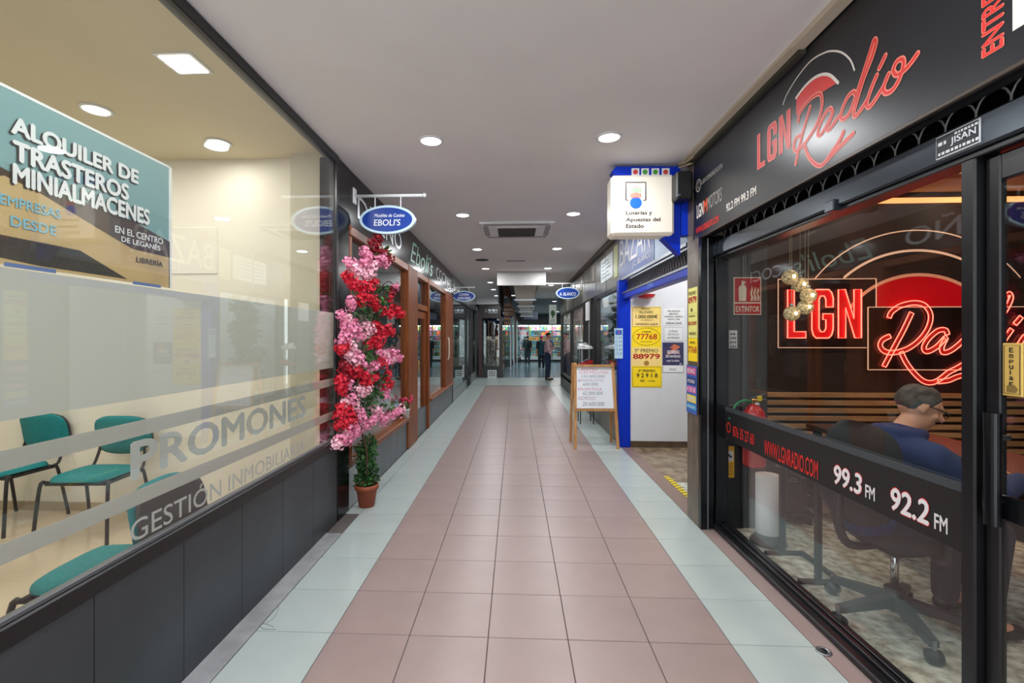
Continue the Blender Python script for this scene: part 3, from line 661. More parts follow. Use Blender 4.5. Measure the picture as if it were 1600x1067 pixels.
# ---- oval hanging signs
m_bar = mat('white_bar', (226, 228, 230), .35)
m_oval = mat('sign_blue', (14, 58, 150), .3, var=.05); m_oval_rim = mat('sign_rim', (196, 224, 238), .3)
def oval_sign(label, x_wall, x_end, y, zbar, cx, cz, rx, ry, lines, side=1):
    """white bracket bar from the wall, with a blue oval hung under it, facing both ways along the corridor"""
    t = thing('oval_hanging_sign', label, 'sign', (x_wall, y, cz), 0, 'blue oval signs')
    br = build(MB().cyl((x_wall, y, zbar), (x_end, y, zbar), .014, 12), 'bracket_bar', m_bar, t, True)
    build(MB().ball((x_end, y, zbar), .02, 10, 8), 'finial', m_bar, br, True)
    build(MB().cbox(x_wall-.004*side, x_wall+.012*side, y-.035, y+.035, zbar-.07, zbar+.07, .004), 'wall_plate', m_bar, br)
    for q in (-.42, .42): build(MB().cyl((cx+q*rx*1.1, y, zbar), (cx+q*rx*1.1, y, cz+ry*.85), .005, 8), 'hanger', m_bar, t)
    b = build(MB().prism(ellipse(0, 0, rx, ry, 48), (cx, y-.022, cz), XP, ZP, .044), 'sign_body', m_oval_rim, t)
    build(MB().prism(ellipse(0, 0, rx*.9, ry*.84, 48), (cx, y-.0235, cz), XP, ZP, .047), 'blue_face', m_oval, b)
    for s, u, v, w, h, sh in lines:
        text(s, ink((240, 244, 248)), b, (cx+u-w/2, y-.0235, cz+v), XP, ZP, w, h, .001, bold=.008, shear=sh)
    return t
c = onY(606, 344, 4.12)
oval_sign("blue oval sign lettered EBOLI'S on a white bracket beside the flowers", -1.45, onY(663, 306, 4.12).x, 4.12, onY(600, 306, 4.12).z, c.x, c.z, .252, .128,
          [('Muebles de Cocina', .02, .022, .27, .03, .2), ("EBOLI'S", .0, -.055, .24, .058, .1)])
c = onY(725, 463, 10.9)
oval_sign('blue oval sign lettered CONFIA ASESORES on the left side', -1.45, onY(741, 449, 10.9).x, 10.9, onY(730, 449, 10.9).z, c.x, c.z, .265, .125,
          [('CONFIA', .0, .01, .24, .06, .1), ('ASESORES', 0, -.075, .32, .06, .1)])
c = onY(887, 458, 10.2)
oval_sign('blue oval sign lettered A. BLANCO on the right side', 1.46, onY(850, 443, 10.2).x, 10.2, onY(870, 443, 10.2).z, c.x, c.z, .255, .13,
          [('A. BLANCO', 0, -.055, .36, .07, .1)], -1)
c = onY(793, 494, 18.6)
oval_sign('small blue oval sign hanging past the dark clothes shop', -.52, onY(806, 486, 18.6).x, 18.6, onY(790, 486, 18.6).z, c.x, c.z, .25, .13,
          [])
# ================================================================== FLOWERING GARLAND IN TERRACOTTA POT
pt = onZ(573, 790, 0)
fl_ = thing('flowering_garland_plant', 'tall garland of pink and red blossoms climbing from a terracotta pot', 'potted plant', pt)
m_terra = mat('terracotta', (150, 74, 46), .6, var=.1, scale=14)
po = build(MB().lathe([(0, 0), (.068, 0), (.092, .155), (.104, .155), (.106, .195), (.094, .197), (.088, .165), (0, .165)], 32, pt), 'pot', m_terra, fl_, True)
build(MB().lathe([(0, .16), (.088, .166), (0, .172)], 20, pt), 'soil', mat('soil', (54, 40, 30), .9, bump=.3, scale=40), po)
def gpos(px, py, lift=0.0):
    """a point of the garland, which leans out from the wall (near end) over the sill (far end)"""
    best = None
    d = ray(px, py)
    # intersect with the vertical plane through (-1.385, 3.60) and (-1.10, 4.60)
    ax, ay, bx, by = -1.385, 3.60, -1.10, 4.60
    nx, ny = by-ay, -(bx-ax); tt = (ax*nx+ay*ny)/(d[0]*nx+d[1]*ny)
    tt -= lift
    return Vector((d[0]*tt, d[1]*tt, EYE+d[2]*tt))
stem = [pt+Vector((0, 0, .16)), gpos(572, 700), gpos(556, 640), gpos(565, 560), gpos(580, 500), gpos(575, 440), gpos(590, 390)]
build(MB().tube(catmull([tuple(q) for q in stem], 6), .011, 7), 'stem', mat('stem_brown', (72, 56, 36), .7), fl_, True)
for a, b, c_ in (((568, 560), (600, 540), (622, 556)), ((572, 470), (600, 480), (618, 490)), ((560, 640), (590, 650), (610, 640)), ((560, 620), (540, 640), (534, 680)), ((575, 520), (550, 500), (538, 500)), ((580, 470), (605, 440), (618, 450)), ((560, 590), (600, 590), (615, 570)), ((575, 450), (560, 420), (552, 415))):
    build(MB().tube(catmull([tuple(gpos(*a)), tuple(gpos(*b)), tuple(gpos(*c_))], 5), .005, 5), 'twig', MATS['stem_brown'], fl_, True)
m_pinkf = mat('blossom_pink', (246, 160, 192), .6, rgb2=(230, 128, 168), scale=40); m_pinkl = mat('blossom_pale', (255, 212, 222), .6, rgb2=(244, 170, 194), scale=40)
m_redf = mat('blossom_red', (224, 18, 52), .55, rgb2=(176, 8, 36), scale=40); m_redl = mat('blossom_coral', (240, 40, 70), .55, rgb2=(206, 18, 48), scale=40)
m_crim = mat('blossom_crimson', (160, 10, 36), .55, rgb2=(116, 6, 28), scale=40)
def blossom_mesh(name, m, n, R, pr, seed):
    rnd = random.Random(seed); mb = MB()
    for i in range(n):
        z = 1-2*(i+.5)/n; a = i*2.399+rnd.random(); rr = math.sqrt(max(0, 1-z*z))
        d = Vector((rr*math.cos(a), rr*math.sin(a), z)); c = d*R*rnd.uniform(.45, 1.15); d = (d+Vector((rnd.uniform(-.4, .4), rnd.uniform(-.4, .4), rnd.uniform(-.4, .4)))).normalized()
        u = d.orthogonal().normalized(); w = d.cross(u); a0 = rnd.random()*6
        for k in range(5):
            t0 = a0+2*PI*k/5; e = u*math.cos(t0)+w*math.sin(t0); g = d.cross(e)
            mb.add([c, c+e*pr*.6+g*pr*.42+d*pr*.28, c+e*pr*1.02+d*pr*.38+g*pr*.12, c+e*pr*1.0+d*pr*.34-g*pr*.16, c+e*pr*.58-g*pr*.42+d*pr*.24], [(0, 1, 2), (0, 2, 3), (0, 3, 4)])
    me = bpy.data.meshes.new(name); me.from_pydata([tuple(v) for v in mb.v], [], mb.f); me.materials.append(m); return me
BL = {k: [blossom_mesh('blossom_cluster', m, 34, .054, .018, s) for s in (1, 2, 3)] for k, m in (('p', m_pinkf), ('l', m_pinkl), ('r', m_redf), ('c', m_redl), ('d', m_crim))}
spots = [(588,388,'d'),(600,396,'d'),(608,404,'d'),(582,378,'d'),(592,372,'d'),(570,392,'p'),(574,404,'p'),(566,412,'p'),(580,414,'l'),(586,408,'p'),(598,404,'p'),(602,412,'p'),(578,424,'l'),(570,430,'l'),
 (551,416,'l'),(558,424,'l'),(546,410,'p'),(547,438,'c'),(552,446,'c'),(544,432,'r'),(560,446,'r'),(570,444,'c'),(578,450,'c'),(584,440,'r'),(566,458,'c'),(574,464,'c'),(582,470,'r'),(562,470,'r'),(590,482,'c'),(598,486,'r'),(586,474,'r'),
 (618,448,'p'),(612,456,'d'),(608,466,'r'),(616,484,'r'),(624,490,'r'),(610,490,'c'),(550,478,'p'),(548,470,'p'),
 (534,492,'p'),(542,498,'l'),(550,504,'p'),(540,508,'p'),(556,512,'p'),(546,516,'p'),(572,508,'l'),(578,514,'l'),(570,520,'l'),(562,524,'p'),(586,508,'r'),(590,516,'r'),
 (604,514,'r'),(612,518,'c'),(600,522,'r'),(594,530,'c'),(584,532,'r'),(576,538,'r'),(590,540,'c'),(540,524,'p'),(536,530,'p'),(534,546,'r'),(540,540,'r'),
 (546,540,'l'),(552,546,'l'),(544,554,'l'),(556,556,'p'),(562,564,'p'),(552,564,'l'),(594,552,'p'),(602,554,'l'),(612,552,'p'),(620,554,'p'),(614,560,'l'),(624,560,'p'),(604,564,'p'),(590,566,'r'),(598,568,'c'),(584,572,'p'),(574,574,'p'),
 (544,576,'r'),(552,582,'r'),(558,578,'r'),(568,588,'c'),(576,592,'r'),(584,590,'c'),(566,596,'r'),(576,600,'r'),(606,584,'c'),(604,592,'r'),(608,600,'r'),(600,602,'r'),(534,594,'c'),(532,604,'r'),(536,612,'r'),(544,600,'p'),
 (560,608,'l'),(566,614,'l'),(574,608,'l'),(598,612,'p'),(602,618,'p'),(540,628,'l'),(548,624,'p'),(554,632,'l'),(534,638,'c'),(530,648,'r'),(544,644,'c'),(540,636,'r'),(548,654,'r'),(556,646,'p'),(562,654,'p'),(554,662,'p'),(546,668,'p'),(564,644,'p'),
 (530,664,'r'),(538,662,'c'),(586,642,'l'),(592,648,'p'),(580,656,'p'),(572,664,'p'),(610,648,'p'),(620,644,'p'),(626,640,'l'),(600,656,'p'),(556,674,'p'),(548,680,'p'),(540,678,'l'),(532,686,'p'),(528,694,'l'),(540,690,'p'),(537,572,'d'),(540,590,'d')]
rb = random.Random(3)
for px, py, k in spots:
    o = bpy.data.objects.new('blossom_cluster', rb.choice(BL[k])); COL.objects.link(o); o.parent = fl_
    o['kind'] = 'stuff'; o.location = gpos(px, py, rb.uniform(-.012, .018))-pt; o.rotation_euler = (rb.random()*6, rb.random()*6, rb.random()*6); s = rb.uniform(.75, 1.05); o.scale = (s, s, s)
def leaf_mesh(name, m, n, R, L, seed, sz=1.0):
    rnd = random.Random(seed); mb = MB()
    for i in range(n):
        a = rnd.random()*6.28; z = rnd.uniform(-1, 1); rr = math.sqrt(1-z*z)*rnd.uniform(.3, 1); c = Vector((rr*math.cos(a)*R, rr*math.sin(a)*R, z*R*sz))
        d = (Vector((math.cos(a), math.sin(a), rnd.uniform(-.7, .7)))).normalized(); g = d.cross(Vector((rnd.uniform(-1, 1), rnd.uniform(-1, 1), 1))).normalized(); up = g.cross(d)
        l = L*rnd.uniform(.7, 1.2)
        mb.add([c, c+d*l*.4+g*l*.26, c+d*l*.75+g*l*.2-up*l*.06, c+d*l-up*l*.14, c+d*l*.75-g*l*.2-up*l*.06, c+d*l*.4-g*l*.26, c+d*l*.5+up*l*.04], [(0,1,6),(1,2,6),(2,3,6),(3,4,6),(4,5,6),(5,0,6)])
    me = bpy.data.meshes.new(name); me.from_pydata([tuple(v) for v in mb.v], [], mb.f); me.materials.append(m); return me
LM = [leaf_mesh('leaf_cluster', m_leaf, 22, .05, .05, 4), leaf_mesh('leaf_cluster', m_leaf2, 18, .05, .05, 5)]
for px, py in ((596, 452), (592, 462), (600, 470), (596, 476), (586, 490), (560, 488), (570, 494), (556, 470), (578, 560), (574, 580), (592, 590), (584, 622), (576, 630), (588, 618), (570, 640), (580, 612), (606, 632), (552, 572), (568, 560), (570, 546), (600, 396), (596, 600)):
    o = bpy.data.objects.new('leaf_cluster', rb.choice(LM)); COL.objects.link(o); o.parent = fl_
    o['kind'] = 'stuff'; o.location = gpos(px, py, -.01)-pt; o.rotation_euler = (rb.random()*6, rb.random()*6, rb.random()*6)
for k in range(30):
    o = bpy.data.objects.new('leaf_cluster', LM[k % 4 == 0]); COL.objects.link(o); o.parent = fl_
    o['kind'] = 'stuff'; o.scale = (1.1, 1.1, 1.1); o.location = Vector((rb.uniform(-.035, .035), rb.uniform(-.035, .035), .20+.0125*k)); o.rotation_euler = (rb.random()*6, rb.random()*6, rb.random()*6)
# ================================================================== RIGHT: RADIO STUDIO FRONT
RV = Vector((0, -1, 0))          # "right" when looking at the right-hand shop fronts
def Yr(px, X=1.634): return onX(px, 528, X).y
m_signblack = mat('sign_black', (26, 28, 33), .33, var=.12, scale=4)
sg_t = thing('radio_station_sign', 'long black fascia sign lettered LGN Radio in red', 'sign', (1.46, 1.5, 2.297))
build(MB().cbox(1.46, 1.52, -.9, 3.872, 2.297, 2.968, .004), 'sign_panel', m_signblack, sg_t)
build(MB().box(1.50, 1.555, -.9, 3.872, 2.30, CZ), 'sign_backing', m_dark, sg_t)
build(MB().cbox(1.458, 1.475, -.9, 3.874, 2.288, 2.303, .002), 'bottom_edging', mat('bronze_edge', (70, 60, 52), .4, .3), sg_t)
m_red = mat('sign_red', (214, 48, 44), .45); m_coral = mat('sign_coral', (236, 132, 112), .45); m_cream = mat('sign_cream', (226, 220, 212), .45)
SO = Vector((1.46, 0, 0))
def sg(zx, zy):
    p = onX(1160+zx*.20626, 60+zy*.20626, 1.46); return (-p.y, p.z)
STROKES = {
 'R_stem': [(515,520),(480,640),(440,790),(405,950)],
 'R_bowl': [(425,630),(435,570),(480,500),(540,440),(590,420),(606,470),(596,560),(560,660),(500,760),(440,830),(402,852),(390,805),(410,755),(440,735)],
 'R_leg': [(475,820),(500,890),(545,945),(590,965),(630,935),(680,860),(740,770),(765,710)],
 'R_tail': [(640,925),(720,840),(790,770),(840,720)],
 'a': [(686,565),(670,530),(635,560),(595,640),(572,715),(592,733),(640,660),(682,575),(655,650),(642,690),(665,685),(710,620),(748,575)],
 'd': [(860,425),(840,405),(790,460),(748,575),(762,613),(810,570),(862,440),(940,200),(985,60),(1002,8),(1014,35),(985,140),(920,310),(862,500),(847,578),(870,580),(915,520),(945,470)],
 'i': [(1020,280),(975,390),(945,490),(962,520),(1005,470),(1065,375)],
 'dot': [(1085,130),(1062,180),(1040,225)],
 'o': [(1110,270),(1072,370),(1088,413),(1140,390),(1190,310),(1225,200),(1213,155),(1170,180),(1147,240),(1172,275),(1230,240),(1280,185),(1330,115)]}
STR2 = {k: [sg(*q) for q in v] for k, v in STROKES.items()}
for k, pts in STR2.items():
    c_ = catmull(pts, 5)
    b = build(ribbon(MB(), c_, .0115, SO, RV, ZP, .0012), 'script_outline', m_coral, sg_t)
    build(ribbon(MB(), c_, .0055, SO, RV, ZP, .0022), 'script_stroke', m_red, b)
arc = catmull([sg(*q) for q in ((308,500),(340,420),(420,290),(520,170),(620,110),(690,95),(760,110),(820,165),(850,240))], 5)
build(ribbon(MB(), arc, .004, SO, RV, ZP, .0008), 'white_arc', m_cream, sg_t)
dome = [(410,455),(470,375),(540,310),(610,280),(670,290),(722,335),(610,405),(560,430),(480,500),(430,570),(408,580)]
build(MB().prism([sg(*q) for q in dome], SO-XP*.0006, RV, ZP, .0004), 'red_dome', m_red, sg_t)
build(ribbon(MB(), catmull([sg(*q) for q in ((408,450),(470,368),(540,303),(610,272),(670,282),(727,337))], 5), .007, SO, RV, ZP, .001), 'dome_rim', m_cream, sg_t)
LET = {'L': (0, .25, [(0,1),(.36,1),(.36,.13),(1,.13),(1,0),(0,0)]),
 'G': (.33, .62, [(1,.64),(1,.82),(.93,.94),(.8,1),(.2,1),(.07,.94),(0,.82),(0,.18),(.07,.06),(.2,0),(.8,0),(.93,.06),(1,.18),(1,.5),(.52,.5),(.52,.38),(.66,.38),(.66,.2),(.58,.13),(.42,.13),(.34,.2),(.34,.8),(.42,.87),(.58,.87),(.66,.8),(.66,.64)]),
 'N': (.69, 1.0, [(0,0),(0,1),(.30,1),(.68,.40),(.68,1),(1,1),(1,0),(.72,0),(.32,.62),(.32,0)])}
def block(ch, w, h): a, b, p = LET[ch]; return [((a+(b-a)*x)*w, y*h) for x, y in p]
for ch in 'LGN':
    pl_ = block(ch, .335, .208); q = build(MB().prism(pl_, (1.459, 2.866, 2.512), RV, ZP, .0004), 'block_letter', m_red, sg_t)
    build(ribbon(MB(), pl_+pl_[:2], .0028, (1.459, 2.866, 2.512), RV, ZP, .0006), 'letter_outline', m_coral, q)
text('ENTRETENIMIENTO', m_coral, sg_t, (1.46, 1.452, 2.372), ZP, YP, .56, .070, .0012, bold=.04)
text('ENTRETENIMIENTO', m_red, sg_t, (1.46, 1.455, 2.374), ZP, YP, .556, .064, .0022, bold=.01)
text('I', m_cream, sg_t, (1.46, 1.43, 2.40), RV, ZP, .05, .5, .0015)
text('LGN', m_cream, sg_t, (1.46, 3.80, 2.455), RV, ZP, .13, .11, bold=.02)
text('M', mat('sign_orange', (222, 84, 40), .45), sg_t, (1.46, 3.66, 2.465), RV, ZP, .06, .10, bold=.02)
text('MOTORS', mat('sign_grey', (150, 146, 142), .45), sg_t, (1.46, 3.59, 2.47), RV, ZP, .24, .10, bold=.01)
text('LGN COMUNICACIÓN', MATS['sign_grey'], sg_t, (1.46, 3.70, 2.70), RV, ZP, .36, .045, bold=.01)
build(ribbon(MB(), ellipse(-3.77, 2.715, .045, .045, 28)+[(-3.725, 2.715)], .006, SO, RV, ZP, .001), 'round_emblem', MATS['sign_grey'], sg_t)
text('C', MATS['sign_grey'], sg_t, (1.46, 3.79, 2.69), RV, ZP, .04, .05)
text('WWW.LGNRADIO.COM', m_red, sg_t, (1.46, 3.82, 2.335), RV, ZP, .42, .05, bold=.02)
text('92.2 FM 99.3 FM', m_cream, sg_t, (1.46, 3.28, 2.37), RV, ZP, .40, .055, bold=.03)
# ---- security grille strip in the slot under the sign
g = thing('shutter_grille', 'black curved wire grille strip under the radio sign', 'grille', (1.62, 2.3, 2.24))
build(MB().box(1.66, 1.68, -.3, 3.73, 2.23, 2.95), 'slot_back', m_black, g)
build(MB().box(1.595, 1.615, -.3, 3.73, 2.243, 2.252), 'grille_rail', m_black, g)
arcm = MB().tube([(.0, .06*math.cos(a), .075*math.sin(a)) for a in [PI*k/8 for k in range(9)]], .0035, 5); arcm.tube([(.006, .0, .075), (.006, .03, .10), (.006, .04, .13)], .0035, 5)
me = bpy.data.meshes.new('grille_wire'); me.from_pydata([tuple(v) for v in arcm.v], [], arcm.f); me.materials.append(mat('grille_wire', (150, 150, 150), .5))
y = .6
while y < 3.7:
    o = bpy.data.objects.new('grille_wire', me); COL.objects.link(o); o.parent = g; o.location = Vector((1.605, y, 2.262))-org(g); y += .115
# ---- frame, header, sill
w5 = thing('window_5', 'radio studio shop window in a black metal frame', 'window', (1.64, 2.7, 0), kind='structure')
m_head = mat('header_metal', (44, 52, 60), .24, .5, var=.08)
build(MB().cbox(1.545, 1.67, -.2, 3.74, 2.135, 2.245, .008), 'header_beam', m_head, w5)
build(MB().cbox(1.565, 1.66, -.2, 3.74, 2.115, 2.136, .004), 'header_lip', m_black, w5)
build(MB().box(1.636, 1.644, 1.69, 3.70, .045, 2.125), 'pane', m_glass, w5)
build(MB().cbox(1.552, 1.70, 1.66, 3.74, 0, .035, .006), 'sill', m_black, w5)
build(MB().cbox(1.60, 1.625, 1.70, 3.72, .035, .055, .003), 'sill_ridge', m_black, w5)
build(MB().cbox(1.63, 1.655, 1.70, 3.72, .035, .062, .003), 'glazing_bead', m_alu if False else m_black, w5)
for a, b, y0 in ((1.452, 1.50, 3.70), (1.505, 1.56, 3.715), (1.565, 1.66, 3.69)): build(MB().cbox(a, b, y0, 3.752, 0, 2.30, .004), 'frame_post', m_gloss_black, w5)
build(MB().cbox(1.50, 1.506, 3.69, 3.75, 0, 2.28, .001), 'frame_gasket', m_alu, w5)
build(MB().cbox(1.66, 1.975, 3.745, 3.80, 0, 2.94, .003), 'inner_panel', m_studio_grey, w5)
build(MB().cbox(1.66, 1.80, 3.735, 3.746, 0, .97, .003), 'lower_panel', m_black, w5)
build(MB().cbox(1.57, 1.66, 1.660, 1.713, 0, 2.14, .006), 'door_jamb', m_black, w5)
m_band = mat('vinyl_black', (30, 28, 29), .45); m_band2 = mat('vinyl_grey', (64, 68, 72), .35)
build(MB().box(1.6325, 1.6355, 1.71, 3.69, .715, .935), 'vinyl_band', m_band, w5)
build(MB().box(1.6325, 1.6355, 1.71, 3.69, .935, .968), 'vinyl_edge', m_band2, w5)
B5 = 1.6325; nred = mat('vinyl_red', (214, 44, 40), .5); nwh = mat('vinyl_white', (226, 222, 224), .5)
text('876 35 27 60', nred, w5, (B5, Yr(1146), .765), RV, ZP, Yr(1146)-Yr(1179), .078, bold=.008)
build(ribbon(MB(), ellipse(-Yr(1139), .815, .03, .035, 20), .005, (B5, 0, 0), RV, ZP, .001), 'phone_symbol', nred, w5)
text('WWW.LGNRADIO.COM', nred, w5, (B5, Yr(1195), .735), RV, ZP, Yr(1195)-Yr(1279), .10, bold=.008)
for s, a, b in (('99.3', 1304, 1348), ('92.2', 1393, 1453)):
    text(s, nred, w5, (B5, Yr(a)+.004, .752), RV, ZP, Yr(a)-Yr(b)+.006, .108, .001, bold=.045, shear=.1)
    text(s, nwh, w5, (B5, Yr(a), .756), RV, ZP, Yr(a)-Yr(b), .10, .0022, bold=.03, shear=.1)
for a, b in ((1353, 1368), (1461, 1482)): text('FM', nwh, w5, (B5, Yr(a), .757), RV, ZP, Yr(a)-Yr(b), .062, bold=.02)
# plate on the header beam
t = thing('shutter_maker_plate', 'small white framed maker plate on the black header beam', 'plate', (1.545, 1.85, 2.16))
ya, yb = Yr(1464, 1.545), Yr(1533, 1.545)
build(MB().cbox(1.541, 1.546, yb, ya, 2.15, 2.232, .001), 'plate', ink((196, 200, 204)), t)
build(MB().box(1.5395, 1.542, yb+.004, ya-.004, 2.155, 2.227), 'plate_face', ink((30, 34, 40)), t)
text('JISAN', ink((206, 210, 214)), t, (1.5395, ya-.06, 2.178), RV, ZP, ya-yb-.07, .03, .001, bold=.02)
marks(t, ink((206, 210, 214)), (1.5395, ya-.075, 2.213), RV, ZP, .09, .008); marks(t, ink((206, 210, 214)), (1.5395, ya-.012, 2.160), RV, ZP, .15, .010)
marks(t, ink((206, 210, 214)), (1.5395, ya-.012, 2.195), RV, ZP, .04, .012)
build(MB().cbox(1.53, 1.57, Yr(1300, 1.55)-.04, Yr(1300, 1.55)+.03, 2.115, 2.17, .005), 'sensor_box', m_head, label='small dark sensor box fixed to the header beam', cat='sensor')
# ---- door
d2 = thing('door_2', 'black framed glass studio door with a round bar handle', 'door', (1.63, 1.2, 0), kind='structure')
build(MB().cbox(1.60, 1.625, 1.607, 1.655, .01, 2.11, .004), 'stile', m_black, d2)
build(MB().cbox(1.60, 1.625, .72, .82, .01, 2.11, .006), 'stile', m_black, d2)
build(MB().cbox(1.60, 1.625, .82, 1.607, .01, .12, .006), 'rail', m_black, d2)
build(MB().cbox(1.60, 1.625, .82, 1.607, 2.02, 2.11, .006), 'rail', m_black, d2)
build(MB().box(1.609, 1.616, .81, 1.61, .11, 2.03), 'pane', m_glass, d2)
build(MB().cbox(1.58, 1.70, .40, .72, 0, 2.14, .006), 'jamb', m_black, d2)
hy = Yr(1551, 1.56); zt = onX(1551, 645, 1.56).z; zb = onX(1551, 820, 1.56).z
hd = build(MB().lathe([(0, 0), (.022, 0), (.022, zt-zb), (0, zt-zb)], 20, (1.56, hy, zb)), 'bar_handle', m_gloss_black, d2)
for z in (zb+.08, zt-.08): build(MB().cyl((1.56, hy, z), (1.61, hy, z), .01, 10), 'handle_mount', m_black, hd)
build(MB().cbox(1.585, 1.60, 1.48, 1.66, onX(1585, 818, 1.59).z, onX(1585, 778, 1.59).z, .006), 'lock_box', m_gloss_black, d2)
za, zb2 = onX(1580, 619, 1.59).z, onX(1580, 536, 1.59).z; ya, yb = Yr(1566, 1.59), Yr(1597, 1.59)
pl = build(MB().cbox(1.59, 1.598, yb, ya, za, zb2, .002), 'push_plate', mat('gold_plate', (206, 172, 92), .4, .2), d2)
build(ribbon(MB(), [(-ya+.006, za+.008), (-yb-.006, za+.008), (-yb-.006, zb2-.008), (-ya+.006, zb2-.008), (-ya+.006, za+.008)], .0012, (1.59, 0, 0), RV, ZP, .0006), 'plate_border', ink((40, 34, 20)), pl)
for i, ch in enumerate('Empujar'):
    text(ch, ink((30, 26, 20)), pl, (1.59, (ya+yb)/2+.008, zb2-.030-i*.0178), RV, ZP, .013 if ch not in 'j' else .006, .0125 if ch not in 'Ej' else .0155, .0008, bold=.02)
build(MB().prism([(-.016, 0), (.012, 0), (.018, .012), (.010, .022), (-.004, .030), (-.010, .022), (-.016, .02)], (1.5892, (ya+yb)/2, za+.012), RV, ZP, .0003), 'hand_symbol', ink((120, 96, 44)), pl)
# ================================================================== RADIO STUDIO INTERIOR
m_neon = mat('neon_tube', (255, 120, 100), .4, emit=5.0, ecol=(255, 92, 74))
m_stroke_fill = mat('neon_stroke_face', (120, 6, 12), .4, emit=.2, ecol=(235, 10, 20))
m_neon_fill = mat('neon_letter_face', (150, 6, 14), .4, emit=.55, ecol=(235, 10, 20))
m_ledline = mat('led_line', (240, 200, 170), .4, emit=.55, ecol=(235, 180, 150))
m_panel = mat('acrylic_black', (34, 14, 12), .35)
NY = 4.80
def nz(px, py): p = onY(px, py, NY); return (p.x, p.z)
ns = thing('neon_wall_sign', 'red glowing neon LGN Radio wall sign with dome', 'neon sign', (3.6, NY, 1.2))
def rect_line(x0, x1, z0, z1, y, name):
    mb = MB()
    for a, b in (((x0, z0), (x1, z0)), ((x1, z0), (x1, z1)), ((x1, z1), (x0, z1)), ((x0, z1), (x0, z0))): mb.bar((a[0], y, a[1]), (b[0], y, b[1]), .008, .008, (0, 1, 0))
    return build(mb, name, m_ledline, ns)
(ax, az), (bx, bz) = nz(1213, 543), nz(1365, 436)
build(MB().box(ax, bx, NY-.03, NY, az, bz), 'letter_panel', m_panel, ns); rect_line(ax, bx, az, bz, NY-.032, 'panel_border')
(ax2, az2), (bx2, bz2) = nz(1350, 577), nz(1500, 480); bx2 = 5.55
build(MB().box(ax2, bx2, NY-.05, NY-.03, az2, bz2), 'script_panel', m_panel, ns); rect_line(ax2, bx2, az2, bz2, NY-.052, 'panel_border')
lx, lz = nz(1226, 528); rx_, rz_ = nz(1340, 453)
for ch in 'LGN':
    pl_ = block(ch, rx_-lx, rz_-lz); q = build(MB().tube([(lx+x, NY-.05, lz+z) for x, z in pl_], .0062, 5, closed=True), 'neon_letter_tube', m_neon, ns)
    build(MB().prism(pl_, (lx, NY-.036, lz), XP, ZP, .002), 'letter_face', m_neon_fill, q)
# dome and arcs
dcx = 3.985
d_ = [q for q in ellipse(dcx, 1.42, .78, .705, 60, 0, PI) if q[1] >= bz2-.02]
build(MB().prism(d_, (0, NY-.028, 0), XP, ZP, .02), 'red_dome', mat('dome_red', (170, 4, 14), .4, emit=.35, ecol=(220, 6, 22)), ns)
build(ribbon(MB(), d_, .016, (0, NY-.03, 0), XP, ZP, .001), 'dome_rim', mat('dome_cream', (226, 150, 116), .5, emit=.35, ecol=(230, 150, 120)), ns)
for R, w in ((1.05, .012), (1.25, .006)):
    pts = [q for q in ellipse(dcx, 1.32, R, R, 90, 0, PI) if q[1] > 2.09]
    build(ribbon(MB(), pts, w, (0, NY, 0), XP, ZP, .004), 'arc_line', m_ledline, ns)
# script strokes, same hand as the fascia sign
u0, v0 = sg(405, 950); u1, v1 = sg(670, 530); _, v2 = sg(590, 420)
U0, V0 = nz(1340+158*.2062, 420+735*.2062); U1, _ = nz(1340+610*.2062, 500); _, V2 = nz(1400, 420+262*.2062)
su = (U1-U0)/(u1-u0); sv = (V2-V0)/(v2-v0); kk = (v1-v0-0)/(u1-u0)
def to_neon(q):
    return (U0+(q[0]-u0)*su, V0+(q[1]-v0)*sv)
NS = {
 'R_stem': [(365,335),(300,470),(230,600),(158,735)],
 'R_bowl': [(195,372),(215,330),(280,285),(380,262),(460,280),(505,350),(490,440),(430,530),(340,600),(240,632),(165,625),(130,585),(145,540),(205,508)],
 'R_leg': [(285,628),(320,700),(370,770),(440,838),(500,858),(560,840),(640,780),(690,755),(765,712)],
 'R_tail': [(560,850),(640,840),(700,815),(790,790)],
 'a': [(632,500),(615,465),(560,470),(490,530),(455,595),(480,625),(550,590),(620,520),(590,590),(600,632),(660,615),(740,550),(790,490)]}
base = {k: [nz(1340+x*.2062, 420+y*.2062) for x, y in v] for k, v in NS.items()}
off_d = Vector((nz(1340+790*.2062, 500)[0]-to_neon(sg(748, 575))[0], 0))
rest = {}
for k in ('d', 'i', 'dot', 'o'):
    # drop the slope of the fascia lettering so the word runs level
    q0 = sg(748, 575); rest[k] = []
    for q in STR2[k]:
        rest[k].append((nz(1500, 500)[0]+(q[0]-q0[0])*su*.95, nz(1500, 535)[1]+(q[1]-q0[1])*sv*.95-(q[0]-q0[0])*.0))
for k, pts in list(base.items())+list(rest.items()):
    c_ = catmull(pts, 6)
    lp = offset_loop(c_, .021)
    tb = build(MB().tube([(x, NY-.07, z) for x, z in lp], .0048, 5, closed=True), 'neon_stroke_tube', m_neon, ns)
    build(ribbon(MB(), c_, .016, (0, NY-.05, 0), XP, ZP, .003), 'stroke_face', m_stroke_fill, tb)
